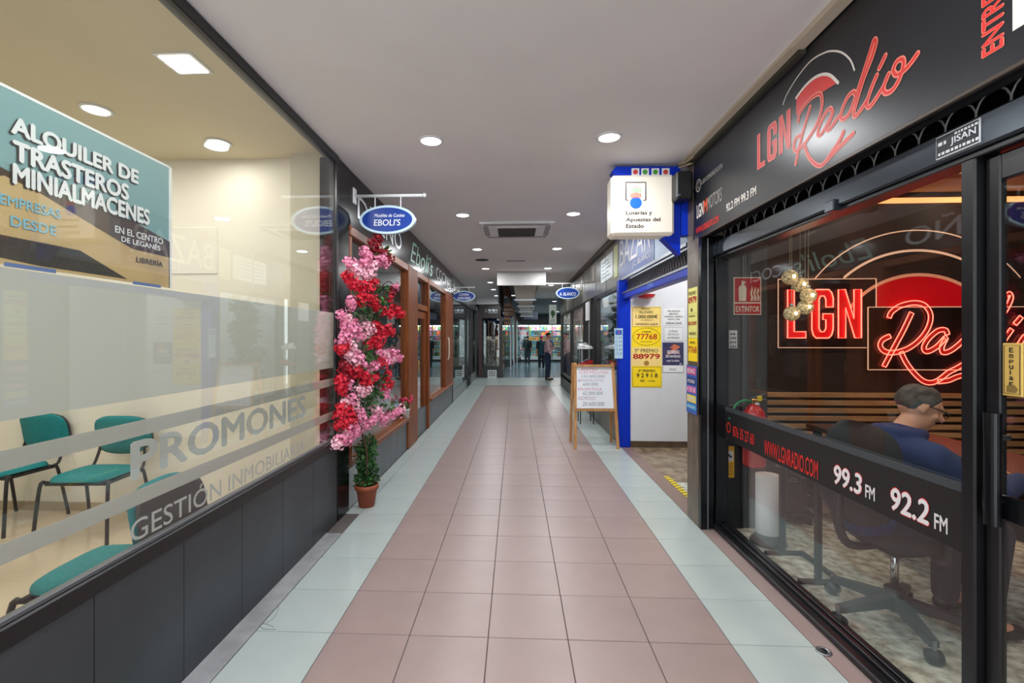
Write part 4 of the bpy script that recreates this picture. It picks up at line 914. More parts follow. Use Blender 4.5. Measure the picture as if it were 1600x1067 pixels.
# slatted dado on the back wall
m_slat = mat('slat_wood', (200, 156, 112), .45, rgb2=(170, 126, 86), scale=5, stretch=(.6, 6, 6))
for k in range(8):
    z = .36+k*.078; build(MB().cbox(2.09, 6.19, NY-.032, NY, z, z+.048, .004), 'wood_slat', m_slat, ws)
build(MB().box(2.09, 6.19, NY-.02, NY+.01, 2.84, 2.89), 'cove_strip', mat('cove_glow', (255, 190, 130), .5, emit=1.4, ecol=(255, 170, 100)), ws)
for y in (1.5, 2.3, 3.1, 3.9): build(MB().cbox(1.72, 6.2, y-.05, y+.05, 2.80, 2.96, .006), 'ceiling_beam', mat('beam_wood', (196, 150, 104), .5, rgb2=(168, 122, 80), scale=4, stretch=(.5, 5, 5)), bpy.data.objects['ceiling_studio'])
for x, y in ((2.6, 2.0), (3.8, 2.2), (2.5, 3.6), (3.9, 3.7), (2.5, .9), (4.6, 3.0)):
    downlight(x, y, 2.95, .05, 'small warm downlight between the studio ceiling beams', 'studio ceiling downlights', P_RADIO, m_lamp_warm, (1, .82, .62))
for x in (2.5, 3.4, 4.4):  # lamps added to lighten the wood slats on the back wall
    downlight(x, 4.45, 2.95, .04, 'tiny warm downlight added to lighten the neon sign wall', 'added studio wall washers', 3.0, m_lamp_warm, (1, .82, .62))
# ---- fire extinguisher sign, notices
WY = 3.740
a, b = onY(1146, 492, WY), onY(1189, 433, WY)
t = thing('fire_extinguisher_notice', 'red and cream EXTINTOR notice with extinguisher and flames', 'sign', (a.x, WY, a.z))
build(MB().box(a.x, b.x, WY-.004, WY+.004, a.z, b.z), 'board', ink((226, 214, 196)), t)
m_nr = ink((186, 22, 36)); w_, h_ = b.x-a.x, b.z-a.z
build(MB().box(a.x+.008, b.x-.008, WY-.005, WY, a.z+h_*.34, b.z-.008), 'red_field', m_nr, t)
build(MB().box(a.x+.008, b.x-.008, WY-.005, WY, a.z+.008, a.z+h_*.30), 'red_strip', m_nr, t)
cr = ink((226, 214, 196))
text('EXTINTOR', cr, t, (a.x+.015, WY-.005, a.z+.022), XP, ZP, w_-.03, h_*.16, .001, bold=.03)
build(MB().prism([(.03, .0), (.085, .0), (.088, .10), (.075, .125), (.066, .128), (.066, .14), (.078, .15), (.05, .16), (.03, .14), (.025, .10), (.03, .13), (.05, .138), (.05, .128), (.035, .12), (.028, .1)][:5]+[(.07, .135), (.085, .15), (.05, .16), (.05, .125), (.035, .118), (.027, .1)], (a.x+.01, WY-.0055, a.z+h_*.37), XP, ZP, .0005), 'extinguisher_symbol', cr, t)
for k in range(3):
    x = .125+k*.024; build(MB().prism([(x, 0), (x+.016, 0), (x+.022, .03), (x+.01, .055), (x+.018, .085), (x+.008, .125-.01*k), (x+.006, .09), (x-.004, .06), (x+.004, .035)], (a.x+.005, WY-.0055, a.z+h_*.37), XP, ZP, .0005), 'flame_symbol', cr, t)
a, b = onY(1138, 544, 3.744), onY(1151, 516, 3.744)
t = thing('white_notice', 'small white printed notice on the black inner panel', 'notice', (a.x, 3.735, a.z))
build(MB().box(a.x, b.x, 3.732, 3.735, a.z, b.z), 'sheet', m_white, t)
for k in range(4): marks(t, ink((60, 70, 80)), (a.x+.01, 3.732, b.z-.035-k*.033), XP, ZP, b.x-a.x-.02, .012)
a, b = onY(1133, 746, 3.735), onY(1147, 697, 3.735)
t = thing('camera_warning_sticker', 'yellow camera surveillance sticker on the black inner panel', 'sticker', (a.x, 3.735, a.z))
build(MB().box(a.x, b.x, 3.732, 3.735, a.z, b.z), 'sheet', mat('sticker_yellow', (238, 178, 12), .5), t)
build(MB().box(a.x+.008, b.x-.008, 3.7312, 3.7325, a.z+.13, a.z+.21), 'white_field', m_white, t)
build(MB().prism([(-.02, .012), (.008, -.012), (.02, -.004), (-.006, .024)], ((a.x+b.x)/2, 3.7308, a.z+.165), XP, ZP, .0004), 'camera_symbol', ink((20, 30, 60)), t)
for k in range(5): marks(t, ink((120, 84, 10)), (a.x+.008, 3.732, a.z+.105-k*.02), XP, ZP, b.x-a.x-.016, .008)
# ---- fire extinguisher on the end wall
p = onY(1178, 640, 3.64); ex, ey = p.x, 3.64
t = thing('fire_extinguisher', 'red fire extinguisher with yellow tag and green hose', 'fire extinguisher', (ex, ey, .52))
build(MB().lathe([(0, 0), (.07, 0), (.082, .015), (.082, .37), (.07, .42), (.04, .46), (.025, .475), (0, .475)], 28, (ex, ey, .52)), 'cylinder', mat('extinguisher_red', (190, 18, 22), .3, coat=.4), t, True)
build(MB().lathe([(.083, .22), (.0835, .221), (.0835, .36), (.083, .361)], 28, (ex, ey, .52)), 'label', m_white, t)
build(MB().cbox(ex-.022, ex+.022, ey-.022, ey+.022, .99, 1.035, .006), 'valve', mat('brass', (190, 150, 80)), t)
build(MB().bar((ex-.02, ey, 1.04), (ex+.075, ey-.02, 1.075), .018, .008), 'lever', m_alu, t)
build(MB().bar((ex-.01, ey, 1.03), (ex+.08, ey-.02, 1.03), .018, .008), 'carry_handle', m_alu, t)
build(MB().cbox(ex+.01, ex+.045, ey-.035, ey-.025, 1.02, 1.06, .004), 'yellow_tag', mat('tag_yellow', (236, 206, 40), .5), t)
build(MB().lathe([(0, -.008), (.014, -.008), (.014, .008), (0, .008)], 14, (ex+.01, ey-.03, 1.0)), 'gauge', m_white, t)
build(MB().tube(catmull([(ex-.02, ey, 1.015), (ex-.09, ey-.01, 1.02), (ex-.15, ey-.02, .98), (ex-.19, ey-.02, .88)], 6), .010, 8), 'hose', mat('hose_green', (24, 130, 80), .45), t, True)
build(MB().box(ex-.03, ex+.03, ey+.075, 3.75, .70, .90), 'wall_bracket', m_alu, t)
# ---- pendant cluster
t = thing('pendant_lamp', 'cluster of five lit crackle glass globes on cords', 'lamp', (1.9, 3.2, 2.0))
m_globe = mat('crackle_globe', (226, 200, 150), .25, rgb2=(70, 54, 34), scale=70, emit=.10, ecol=(255, 226, 176))
m_bulb = mat('bulb_glow', (255, 240, 210), .4, emit=2.5, ecol=(255, 226, 170))
for i, (px, py) in enumerate(((1234, 433), (1250, 445), (1263, 462), (1258, 480), (1237, 490))):
    yy = 3.2+(i % 2)*.05; p = onY(px, py, yy)
    gl = build(MB().ball(p, .05, 20, 14), 'globe', m_globe, t, True)
    build(MB().lathe([(0, 0), (.013, 0), (.013, .02), (0, .02)], 12, p+Vector((0, 0, .048))), 'cap', m_alu, gl, True)
    build(MB().ball(p-Vector((0, .042, 0)), .014, 10, 8), 'bulb', m_bulb, gl, True)
    build(MB().cyl(p+Vector((0, 0, .06)), (p.x, p.y, 2.94), .0022, 6), 'cord', mat('cord_grey', (150, 140, 120), .5), t)
    L = bpy.data.lights.new('globe_light', 'POINT'); L.energy = .22; L.color = (1, .82, .55); L.shadow_soft_size = .05
    lo = bpy.data.objects.new('globe_light', L); COL.objects.link(lo); lo.parent = gl; lo.location = p-org(gl)+Vector((0, -.075, 0))
build(MB().lathe([(0, -.03), (.09, -.03), (.09, 0), (0, 0)], 24, (1.9, 3.22, 2.95)), 'canopy', m_alu, t)
# ---- small black frame table, paper roll, decorated box, pedestal drawers, desk
fb = [onZ(*q, 0) for q in ((1247, 914), (1308, 910), (1266, 870), (1224, 884))]
t = thing('frame_table', 'black steel framed side table standing behind the studio glass', 'table', ((fb[0]+fb[2])/2))
xa, xb, ya, yb = 1.73, 2.00, 2.92, 3.30
for y0 in (ya, yb):
    build(MB().cbox(xa, xb, y0-.015, y0+.015, 0, .025, .003), 'foot_bar', m_plastic_black, t)
    build(MB().cbox(xa+.10, xa+.135, y0-.015, y0+.015, .02, .66, .003), 'post', m_plastic_black, t)
build(MB().cbox(xb-.03, xb, ya, yb, 0, .025, .003), 'foot_bar', m_plastic_black, t)
build(MB().cbox(xa, xb, ya-.05, yb+.05, .66, .69, .004), 'tabletop', m_plastic_black, t)
p = onZ(1200, 848, 0)
t = thing('paper_roll', 'upright roll of white paper on a dark round base', 'paper roll', p)
build(MB().lathe([(0, .06), (.078, .06), (.082, .08), (.082, .50), (.02, .50), (.02, .42), (0, .42)], 28, p), 'roll', mat('paper_white', (206, 206, 208), .6), t, True)
build(MB().lathe([(0, 0), (.12, 0), (.12, .02), (.09, .05), (.085, .075), (0, .075)], 28, p), 'base', m_plastic_black, t, True)
a, b = onY(1208, 770, 3.82), onY(1262, 716, 3.82)
t = thing('car_outline_box', 'dark box printed with small white car outlines', 'box', ((a.x+b.x)/2, 3.9, a.z-.16))
build(MB().cbox(a.x, b.x, 3.82, 3.99, a.z-.16, b.z, .004), 'carton', mat('carton_dark', (44, 38, 40), .5), t)
car = [(-.03, 0), (-.022, .008), (-.012, .018), (.012, .018), (.02, .008), (.03, .006), (.032, -.006), (.022, -.006), (.016, -.012), (.01, -.006), (-.012, -.006), (-.018, -.012), (-.024, -.006), (-.032, -.006), (-.03, 0)]
for r_ in range(2):
    for c_ in range(3):
        build(ribbon(MB(), car, .0012, (a.x+.055+c_*.10, 3.82, b.z-.06-r_*.09-.03*(c_ % 2)), XP, ZP, .001), 'car_outline', ink((190, 176, 180)), t)
for c_ in range(1, 3): build(MB().box(a.x+c_*.105-.0008, a.x+c_*.105+.0008, 3.819, 3.8205, a.z-.1, b.z-.01), 'fold_line', ink((120, 110, 112)), t)
build(MB().cbox(a.x-.02, b.x+.06, 3.80, 4.02, a.z-.19, a.z-.16, .004), 'low_shelf', m_plastic_black, label='thin black shelf carrying the car outline box', cat='shelf')
for k_, x in enumerate((a.x, b.x+.02)): build(MB().box(x, x+.02, 3.82, 4.0, 0, a.z-.19), 'shelf_stand', m_plastic_black, bpy.data.objects['low_shelf'])
pd = onY(1306, 826, 3.9)
t = thing('drawer_pedestal', 'low dark drawer unit on the studio floor', 'cabinet', (2.53, 4.4, 0))
build(MB().cbox(2.33, 2.73, 4.25, 4.7, 0, .36, .005), 'carcass', m_dark, t)
for k in range(2):
    q = build(MB().cbox(2.34, 2.72, 4.235, 4.255, .02+k*.17, .18+k*.17, .004), 'drawer', m_plastic_black, t)
    build(MB().cbox(2.46, 2.60, 4.22, 4.238, .10+k*.17, .115+k*.17, .003), 'handle', m_alu, q)
t = thing('studio_desk', 'long dark studio desk where two people sit', 'desk', (2.95, 2.7, 0))
build(MB().cbox(2.55, 3.25, 1.75, 4.2, .71, .75, .006), 'desktop', mat('desk_brown', (74, 52, 40), .4, var=.1), t)
for x in (2.6, 3.2):
    for y in (1.82, 4.12): build(MB().cbox(x-.025, x+.025, y-.025, y+.025, 0, .71, .003), 'leg', m_plastic_black, t)
build(MB().box(3.22, 3.24, 1.85, 4.1, .2, .71), 'modesty_panel', MATS['desk_brown'], t)
t = thing('cardboard_box', 'brown cardboard box on the end of the studio desk', 'box', (2.7, 1.9, .75))
build(MB().cbox(2.60, 2.84, 1.80, 2.0, .75, .90, .003), 'carton', mat('cardboard', (188, 130, 84), .7, var=.06), t)
build(MB().box(2.598, 2.842, 1.89, 1.91, .75, .9015), 'tape_strip', mat('tape_tan', (206, 160, 110), .35), t)
# ---- swivel chair
def swivel(loc, rz, label):
    t = thing('swivel_chair', label, 'chair', loc, rz, 'swivel chairs in the studio')     # faces +X in local space
    for k in range(5):
        a = 2*PI*k/5+.6; e = Vector((math.cos(a)*.31, math.sin(a)*.31, .075)); u = Vector((math.cos(a), math.sin(a), 0)); n = Vector((-u.y, u.x, 0))
        lg = build(MB().add([Vector((0, 0, .16))+n*.028, Vector((0, 0, .16))-n*.028, Vector((0, 0, .10))-n*.028, Vector((0, 0, .10))+n*.028, e+n*.02+Vector((0, 0, .03)), e-n*.02+Vector((0, 0, .03)), e-n*.02, e+n*.02],
              [(0,1,2,3),(7,6,5,4),(0,4,5,1),(1,5,6,2),(2,6,7,3),(3,7,4,0)]), 'base_arm', mat('base_grey_plastic', (44, 46, 48), .5), t, local=True)
        build(MB().cyl(Vector((e.x, e.y, .032))-n*.026, Vector((e.x, e.y, .032))+n*.026, .032, 16), 'caster', m_plastic_black, lg, True, local=True)
        build(MB().cyl(Vector((e.x, e.y, .05)), e+Vector((0, 0, .03)), .01, 8), 'caster_stem', m_alu, lg, local=True)
    build(MB().lathe([(0, .08), (.045, .08), (.045, .19), (.03, .20), (0, .20)], 20), 'hub', m_plastic_black, t, True, True)
    build(MB().cyl((0, 0, .19), (0, 0, .42), .018, 14), 'gas_lift', mat('chrome', (200, 202, 206), .15, 1), t, True, True)
    build(MB().cbox(-.12, .14, -.12, .12, .40, .44, .01), 'mechanism', m_plastic_black, t, local=True)
    m_sf = mat('chair_black_fabric', (24, 24, 27), .8, var=.1, scale=50)
    build(xf(pad(.50, .50, .11, .0), Matrix.Translation((.03, 0, .475)) @ Matrix.Rotation(PI/2, 4, 'Z')), 'seat', m_sf, t, True, True)
    Bm = Matrix.Translation((-.24, 0, .80)) @ Matrix.Rotation(PI/2, 4, 'Z') @ Matrix.Rotation(math.radians(-80), 4, 'X') @ Matrix.Rotation(PI, 4, 'X')
    build(xf(pad(.47, .52, .08, -.04), Matrix.Translation((-.25, 0, .81)) @ Matrix.Rotation(PI/2, 4, 'Z') @ Matrix.Rotation(math.radians(-82), 4, 'X')), 'backrest', m_sf, t, True, True)
    build(MB().tube(catmull([(-.10, 0, .42), (-.26, 0, .43), (-.32, 0, .55), (-.31, 0, .75)], 5), .022, 8), 'back_support', m_plastic_black, t, True, True)
    for s in (-1, 1):
        ar = build(MB().tube(catmull([(-.05, s*.24, .46), (-.05, s*.30, .48), (-.03, s*.30, .66)], 4), .016, 8), 'armrest_post', m_plastic_black, t, True, True)
        build(MB().cbox(-.16, .14, s*.30-.035, s*.30+.035, .66, .69, .01), 'arm_pad', m_plastic_black, ar, local=True)
    return t
CHX, CHY = 1.99, 2.53
swivel((CHX, CHY, 0), math.radians(8), 'black swivel chair carrying the man in the navy hoodie')
swivel((3.55, 2.35, 0), math.radians(172), 'black swivel chair carrying the person in pink')
# ================================================================== LOTTERY SHOP
m_hang = thing('lottery_hanging_sign', 'white lit lottery box sign with blue arrow frame', 'sign', onY(1062, 370, 4.0))
def ly(px, py): p = onY(px, py, 4.0); return (p.x, p.z)
poly = [ly(*q) for q in ((962, 261), (1062, 261), (1062, 399), (1034, 372), (1048, 366), (1048, 277), (962, 277), (955, 269))]
build(MB().prism(poly, (0, 3.985, 0), XP, ZP, .10), 'arrow_frame', m_blue, m_hang)
(bx0, bz0), (bx1, bz1) = ly(952, 371), ly(1049, 277)
m_litbox = mat('lit_white_box', (228, 220, 206), .5, emit=.08, ecol=(255, 244, 226))
build(MB().cbox(bx0, bx1, 3.915, 4.11, bz0, bz1, .022), 'light_box', m_litbox, m_hang)
FYL = 3.915
def lz(px, py): p = onY(px, py, FYL); return (p.x, p.z)
gr = ink((64, 58, 60)); O_ = (0, FYL, 0)
build(ribbon(MB(), [lz(981, 313), lz(978, 313), lz(978, 285), lz(1009, 285), lz(1009, 313), lz(1006, 313)], .0055, O_, XP, ZP, .001), 'logo_bracket', gr, m_hang)
build(MB().prism(ellipse(*lz(993.5, 317), .049, .049, 32), (0, FYL-.001, 0), XP, ZP, .0006), 'logo_ball', ink((14, 104, 222)), m_hang)
for k in range(8):
    x = 986+k*2.1; top = 289+abs(k-3.5)*1.3
    build(ribbon(MB(), [lz(x, 309), lz(x, 301+abs(k-3.5)*.5)], .0034, O_, XP, ZP, .0013), 'logo_ray', ink((232, 84, 54)), m_hang)
    build(ribbon(MB(), [lz(x, 300.6), lz(x, 294.5)], .0028, O_, XP, ZP, .0013), 'logo_ray', ink((120, 196, 130)), m_hang)
    build(ribbon(MB(), [lz(x, 294.5), lz(x, top)], .0022, O_, XP, ZP, .0012), 'logo_ray', ink((196, 150, 176)), m_hang)
for s, y1_, y0_, x1_ in (('Loterías y', 329, 337.5, 1019), ('Apuestas del', 339.5, 348, 1032), ('Estado', 349.5, 356.5, 1006)):
    a_ = lz(978, y0_); b_ = lz(x1_, y1_); text(s, gr, m_hang, (a_[0], FYL, a_[1]), XP, ZP, b_[0]-a_[0], b_[1]-a_[1], .001, bold=.03)
for k, (px, c_) in enumerate(((992, (204, 60, 56)), (1007, (70, 150, 60)), (1023, (60, 150, 40)), (1039, (196, 66, 60)))):
    a_ = ly(px-6, 276); b_ = ly(px+6, 264)
    q = build(MB().box(a_[0], b_[0], 3.981, 3.985, a_[1], b_[1]), 'game_icon', m_white, m_hang)
    build(MB().prism(ellipse((a_[0]+b_[0])/2, (a_[1]+b_[1])/2, .021, .021, 18), (0, 3.9805, 0), XP, ZP, .0006), 'icon_symbol', ink(c_), q)
build(MB().box(1.40, 1.46, 3.99, 4.08, ly(1068, 368)[1], ly(1068, 268)[1]), 'wall_arm', m_blue, m_hang)
build(MB().box(poly[1][0]-.005, 1.41, 4.0, 4.07, ly(1068, 300)[1], ly(1068, 266)[1]), 'wall_arm', m_blue, m_hang)
# speaker
a, b = onY(1057, 310, 3.80), onY(1079, 266, 3.80)
t = thing('wall_speaker', 'black loudspeaker on the wall beside the lottery sign', 'speaker', ((a.x+b.x)/2, 3.85, a.z))
build(MB().cbox(a.x, b.x+.02, 3.80, 3.96, a.z, b.z, .014), 'cabinet', m_plastic_black, t)
build(MB().box(a.x+.012, b.x, 3.797, 3.801, a.z+.02, b.z-.015), 'grille_cloth', mat('speaker_cloth', (14, 14, 16), .9), t)
build(MB().box(a.x+.012, a.x+.03, 3.795, 3.798, a.z+.022, a.z+.034), 'badge', m_alu, t)
build(MB().cyl((b.x-.03, 3.88, a.z+.08), (1.47, 3.88, a.z+.08), .015, 10), 'mount', m_plastic_black, t)
# fascia sign, lattice, blue frame
t = thing('bazaar_fascia_sign', 'blue and white glossy fascia sign lettered BAZAR over the lottery door', 'sign', (1.46, 5.3, 2.3))
build(MB().box(1.462, 1.52, 4.02, 6.62, 2.30, 2.92), 'sign_panel', mat('bazaar_pale', (160, 186, 214), .38), t)
build(MB().box(1.458, 1.463, 4.95, 6.62, 2.31, 2.92), 'blue_field', mat('bazaar_blue', (30, 66, 140), .38), t)
build(MB().box(1.452, 1.465, 4.02, 6.64, 2.285, 2.315), 'alu_edge', m_alu, t)
text('BAZAR', nwh, t, (1.458, 6.52, 2.48), RV, ZP, 1.45, .36, .002, bold=-.004)
text('J.C. BLANCO', nwh, t, (1.458, 5.85, 2.36), RV, ZP, .80, .09, .002)
lat = thing('lottery_shutter_lattice', 'dark diamond lattice strip over the lottery doorway', 'grille', (1.50, 5.3, 2.12))
build(MB().box(1.56, 1.58, 3.99, 6.60, 2.11, 2.30), 'lattice_back', m_black, lat)
me = bpy.data.meshes.new('lattice_bar'); q_ = MB().bar((0, -.05, 0), (0, .05, .18), .006, .008, (1, 0, 0)); q_.bar((.006, .05, 0), (.006, -.05, .18), .006, .008, (1, 0, 0)); me.from_pydata([tuple(v) for v in q_.v], [], q_.f); me.materials.append(mat('lattice_metal', (120, 112, 116), .4, .6))
y = 4.05
while y < 6.58:
    o = bpy.data.objects.new('lattice_bar', me); COL.objects.link(o); o.parent = lat; o.location = Vector((1.535, y, 2.115))-org(lat); y += .075
df = thing('door_3', 'bright blue frame of the lottery shop doorway', 'door', (1.5, 5.3, 0), kind='structure')
build(MB().cbox(1.425, 1.58, 6.44, 6.60, 0, 2.30, .006), 'blue_post', m_blue, df)
build(MB().cbox(1.47, 1.58, 3.99, 6.46, 2.03, 2.12, .006), 'blue_lintel', m_blue, df)
build(MB().cbox(1.462, 1.50, 3.99, 6.46, 2.10, 2.125, .003), 'lintel_edge', m_alu, df)
text('290', ink((120, 160, 230)), df, (1.47, 5.25, 2.05), RV, ZP, .22, .05, .001)
build(MB().lathe([(0, 0), (.10, .02), (.12, .06), (0, .07)], 20, (1.78, 6.40, 2.03)), 'alarm_dome', mat('alarm_red', (190, 30, 34), .4), label='red alarm dome under the blue lottery lintel', cat='alarm')
build(MB().box(1.76, 1.80, 6.38, 6.46, 2.09, 2.14), 'bracket', m_white, bpy.data.objects['alarm_dome'])
# posters on the partition
PYL = 6.459
def px_rect(x0, y0, x1, y1, Y): a_ = onY(x0, y1, Y); b_ = onY(x1, y0, Y); return a_.x, b_.x, a_.z, b_.z
m_yel = mat('poster_yellow', (248, 214, 12), .5, var=.03); m_peach = mat('poster_peach', (240, 208, 140), .5, rgb2=(246, 218, 110), scale=4); dk = ink((70, 60, 24)); rd = ink((176, 24, 24))
def poster(name, label, rect, Y, m, lines, border=None, grp='prize posters on the white partition'):
    x0, x1, z0, z1 = px_rect(*rect, Y)
    t = thing(name, label, 'poster', ((x0+x1)/2, Y, z0), 0, grp)
    build(MB().box(x0, x1, Y-.003, Y, z0, z1), 'sheet', m, t)
    if border: build(ribbon(MB(), [(x0+.012, z0+.012), (x1-.012, z0+.012), (x1-.012, z1-.012), (x0+.012, z1-.012), (x0+.012, z0+.012)], .0025, (0, Y-.003, 0), XP, ZP, .0006), 'border_line', border, t)
    for s, u0_, u1_, v0_, v1_, c_, bd in lines:
        text(s, c_, t, (x0+u0_*(x1-x0), Y-.003, z0+v0_*(z1-z0)), XP, ZP, (u1_-u0_)*(x1-x0), (v1_-v0_)*(z1-z0), .0012, bold=bd)
    return t, x0, x1, z0, z1
poster('prize_poster', 'peach poster reading 1.000.000 vendido aquí on partition', (987, 479, 1033, 512), PYL, m_peach, [('PREMIO', .33, .63, .84, .94, dk, .02), ('MILLONARIO', .25, .72, .68, .80, dk, .02), ('1.000.000€', .13, .88, .44, .62, dk, .03), ('en este establecimiento', .3, .7, .34, .40, dk, 0), ('VENDIDO AQUÍ', .12, .88, .10, .24, dk, .02)], dk)
t, x0, x1, z0, z1 = poster('prize_poster', 'yellow poster with number 77768 in an oval frame', (987, 510, 1033, 542), PYL-.0005, m_yel, [('2º PREMIO', .34, .66, .68, .78, dk, .02), ('77768', .16, .86, .36, .64, rd, .02), ('LOTERÍA NACIONAL', .3, .7, .22, .30, dk, 0)])
build(ribbon(MB(), ellipse((x0+x1)/2, (z0+z1)/2, (x1-x0)*.46, (z1-z0)*.42, 40)+[((x0+x1)/2+(x1-x0)*.46, (z0+z1)/2)], .003, (0, PYL-.0035, 0), XP, ZP, .0006), 'oval_frame', dk, t)
t, x0, x1, z0, z1 = poster('prize_poster', 'peach poster reading 5 premio 88979 in red', (986, 541, 1034, 573), PYL, m_peach, [('5º PREMIO', .12, .88, .70, .88, dk, .01), ('88979', .06, .94, .38, .64, rd, .035)])
build(MB().prism(ellipse((x0+x1)/2, z0+.05, .035, .035, 20), (0, PYL-.0038, 0), XP, ZP, .0006), 'gold_ball', ink((170, 120, 50)), t)
poster('prize_poster', 'yellow poster reading 92918 with small coin marks', (987, 572, 1034, 605), PYL-.0005, m_yel, [('3º PREMIO', .22, .78, .72, .84, dk, .03), ('9 2 9 1 8', .16, .86, .46, .66, ink((40, 34, 20)), .03), ('SERIE', .28, .42, .26, .36, dk, .02), ('LOTERÍA', .55, .78, .27, .35, dk, .02)], dk)
wg = mat('sheet_white', (226, 228, 230), .55)
poster('notice_sheet', 'white text notice at the top of the partition', (1036, 482, 1069, 508), PYL, wg, [('PARA PAGOS EN', .2, .8, .80, .9, dk, .02), ('EFECTIVO', .3, .7, .62, .72, dk, .02), ('COMERCIO Y APUESTAS', .06, .94, .46, .56, dk, .02), ('HASTA 2.000', .22, .78, .3, .4, dk, .02), ('GRACIAS', .12, .88, .06, .18, dk, .03)], None, 'notices on the white partition')
poster('notice_sheet', 'white notice with a grey framed stamp on partition', (1036, 510, 1068, 534), PYL, wg, [('EL TITULAR', .3, .7, .62, .74, dk, .02), ('CERTIFICADO', .22, .78, .42, .54, dk, .0), ('AUTORIZADO', .2, .8, .2, .32, dk, .02)], ink((120, 120, 124)), 'notices on the white partition')
t, x0, x1, z0, z1 = poster('raffle_poster', 'dark blue raffle poster with white footer on partition', (1035, 535, 1068, 582), PYL, mat('poster_navy', (30, 44, 92), .45, rgb2=(70, 60, 90), scale=14), [('GORDO', .22, .8, .62, .74, nwh, .04), ('DE NAVIDAD', .15, .85, .50, .58, nwh, .03), ('HAZ TU PEÑA', .2, .8, .36, .43, nwh, .02), ('24', .8, .9, .26, .32, nwh, .02)], None, 'notices on the white partition')
build(MB().box(x0+.004, x1-.004, PYL-.0042, PYL-.003, z0+.005, z0+.24*(z1-z0)), 'footer', wg, t); text('ONLAE', dk, t, (x0+.09, PYL-.0042, z0+.03), XP, ZP, .09, .03, .0006)
build(MB().prism([(0, 0), (.06, .05), (.1, .11), (.05, .10), (.12, .16), (.20, .12), (.14, .07), (.2, .02), (.12, .04)], (x0+.04, PYL-.0034, z1-.18), XP, ZP, .0004), 'print_figure', ink((200, 110, 80)), t)
# sheets on the stone pillar (facing the corridor)
def pillar_sheet(name, label, z0, z1, m, lines, y0=3.765, y1=3.955, X=1.4495):
    t = thing(name, label, 'poster', (X, (y0+y1)/2, z0), 0, 'sheets taped to the stone pillar')
    build(MB().box(X-.002, X, y0, y1, z0, z1), 'sheet', m, t)
    for s, u0_, u1_, v0_, v1_, c_, bd in lines:
        text(s, c_, t, (X-.002, y1-u0_*(y1-y0), z0+v0_*(z1-z0)), RV, ZP, (u1_-u0_)*(y1-y0), (v1_-v0_)*(z1-z0), .0008, bold=bd)
    return t
m_pale_y = mat('sheet_pale_yellow', (232, 226, 130), .5)
pillar_sheet('prize_sheet', 'pale yellow sheet reading premio 0979 at pillar top', 1.70, 1.91, m_pale_y, [('PREMIO', .05, .9, .72, .86, dk, .02), ('0979', .02, .95, .40, .66, rd, .05), ('•', .3, .5, .06, .22, dk, .02)])
pillar_sheet('prize_sheet', 'pale yellow sheet reading 000.000 in the middle of the pillar', 1.50, 1.698, m_pale_y, [('PREMIO', .1, .8, .86, .94, dk, .02), ('000.000€', .02, .95, .52, .70, rd, .02), ('VENDIDO', .1, .9, .12, .24, dk, .02)])
pillar_sheet('prize_sheet', 'bright yellow sheet reading 7768 low on the pillar', 1.31, 1.498, m_yel, [('PREMIO', .2, .8, .76, .86, dk, .02), ('7768', .02, .95, .36, .64, rd, .02)])
t = pillar_sheet('lottery_leaflet', 'blue and pink printed leaflet hanging off the pillar', .885, 1.275, mat('leaflet_blue', (50, 92, 170), .4), [], 3.745, 3.965, 1.438)
for z0_, z1_, c_, s in ((1.20, 1.262, (196, 70, 130), 'BONO'), (1.12, 1.18, (30, 50, 120), 'OTOÑO'), (1.055, 1.105, (206, 110, 170), '1 2 3'), (.975, 1.035, (228, 206, 80), 'GORDO'), (.92, .96, (60, 160, 210), 'ONLINE')):
    q = build(MB().box(1.4352, 1.4365, 3.76, 3.95, z0_, z1_), 'print_block', ink(c_), t)
    text(s, nwh, q, (1.4352, 3.94, z0_+.012), RV, ZP, .16, z1_-z0_-.024, .0008, bold=.02)
# number sheet on blue post
x0, x1, z0, z1 = px_rect(960, 513, 973, 560, 6.435)
t = thing('draw_calendar', 'narrow blue and white calendar sheet on the blue post', 'poster', ((x0+x1)/2, 6.435, z0))
build(MB().box(x0, x1, 6.432, 6.436, z0, z1), 'sheet', mat('sheet_sky', (176, 206, 226), .5), t)
build(MB().box(x0+.012, x1-.012, 6.4312, 6.433, z1-.09, z1-.02), 'print_block', ink((36, 90, 180)), t); text('7', ink((220, 40, 50)), t, (x0+.045, 6.4312, z1-.085), XP, ZP, .03, .05, .0008)
for k in range(5): text('12 24', ink((60, 90, 130)), t, (x0+.015, 6.432, z1-.14-k*.055), XP, ZP, x1-x0-.03, .03, .0008)
# hazard tape on the doorway floor
t = thing('hazard_tape', 'yellow striped hazard tape strip on the doorway floor', 'tape', (1.70, 4.8, 0))
a, b = onZ(1041, 744, 0), onZ(1076, 776, 0); d_ = (b-a).normalized(); n_ = Vector((-d_.y, d_.x, 0))
build(MB().add([a+n_*.03, a-n_*.03, b-n_*.03, b+n_*.03, a+n_*.03+ZP*.002, a-n_*.03+ZP*.002, b-n_*.03+ZP*.002, b+n_*.03+ZP*.002], [(3,2,1,0),(4,5,6,7),(0,1,5,4),(1,2,6,5),(2,3,7,6),(3,0,4,7)]), 'tape_band', mat('tape_yellow', (232, 206, 40), .5), t)
L_ = (b-a).length; k = 0.03
while k < L_-.03:
    q = a+d_*k; build(MB().add([q+n_*.028+ZP*.0026, q-n_*.028+d_*.02+ZP*.0026, q-n_*.028+d_*.04+ZP*.0026, q+n_*.028+d_*.02+ZP*.0026], [(0, 1, 2, 3)]), 'stripe', ink((50, 46, 30)), t); k += .07
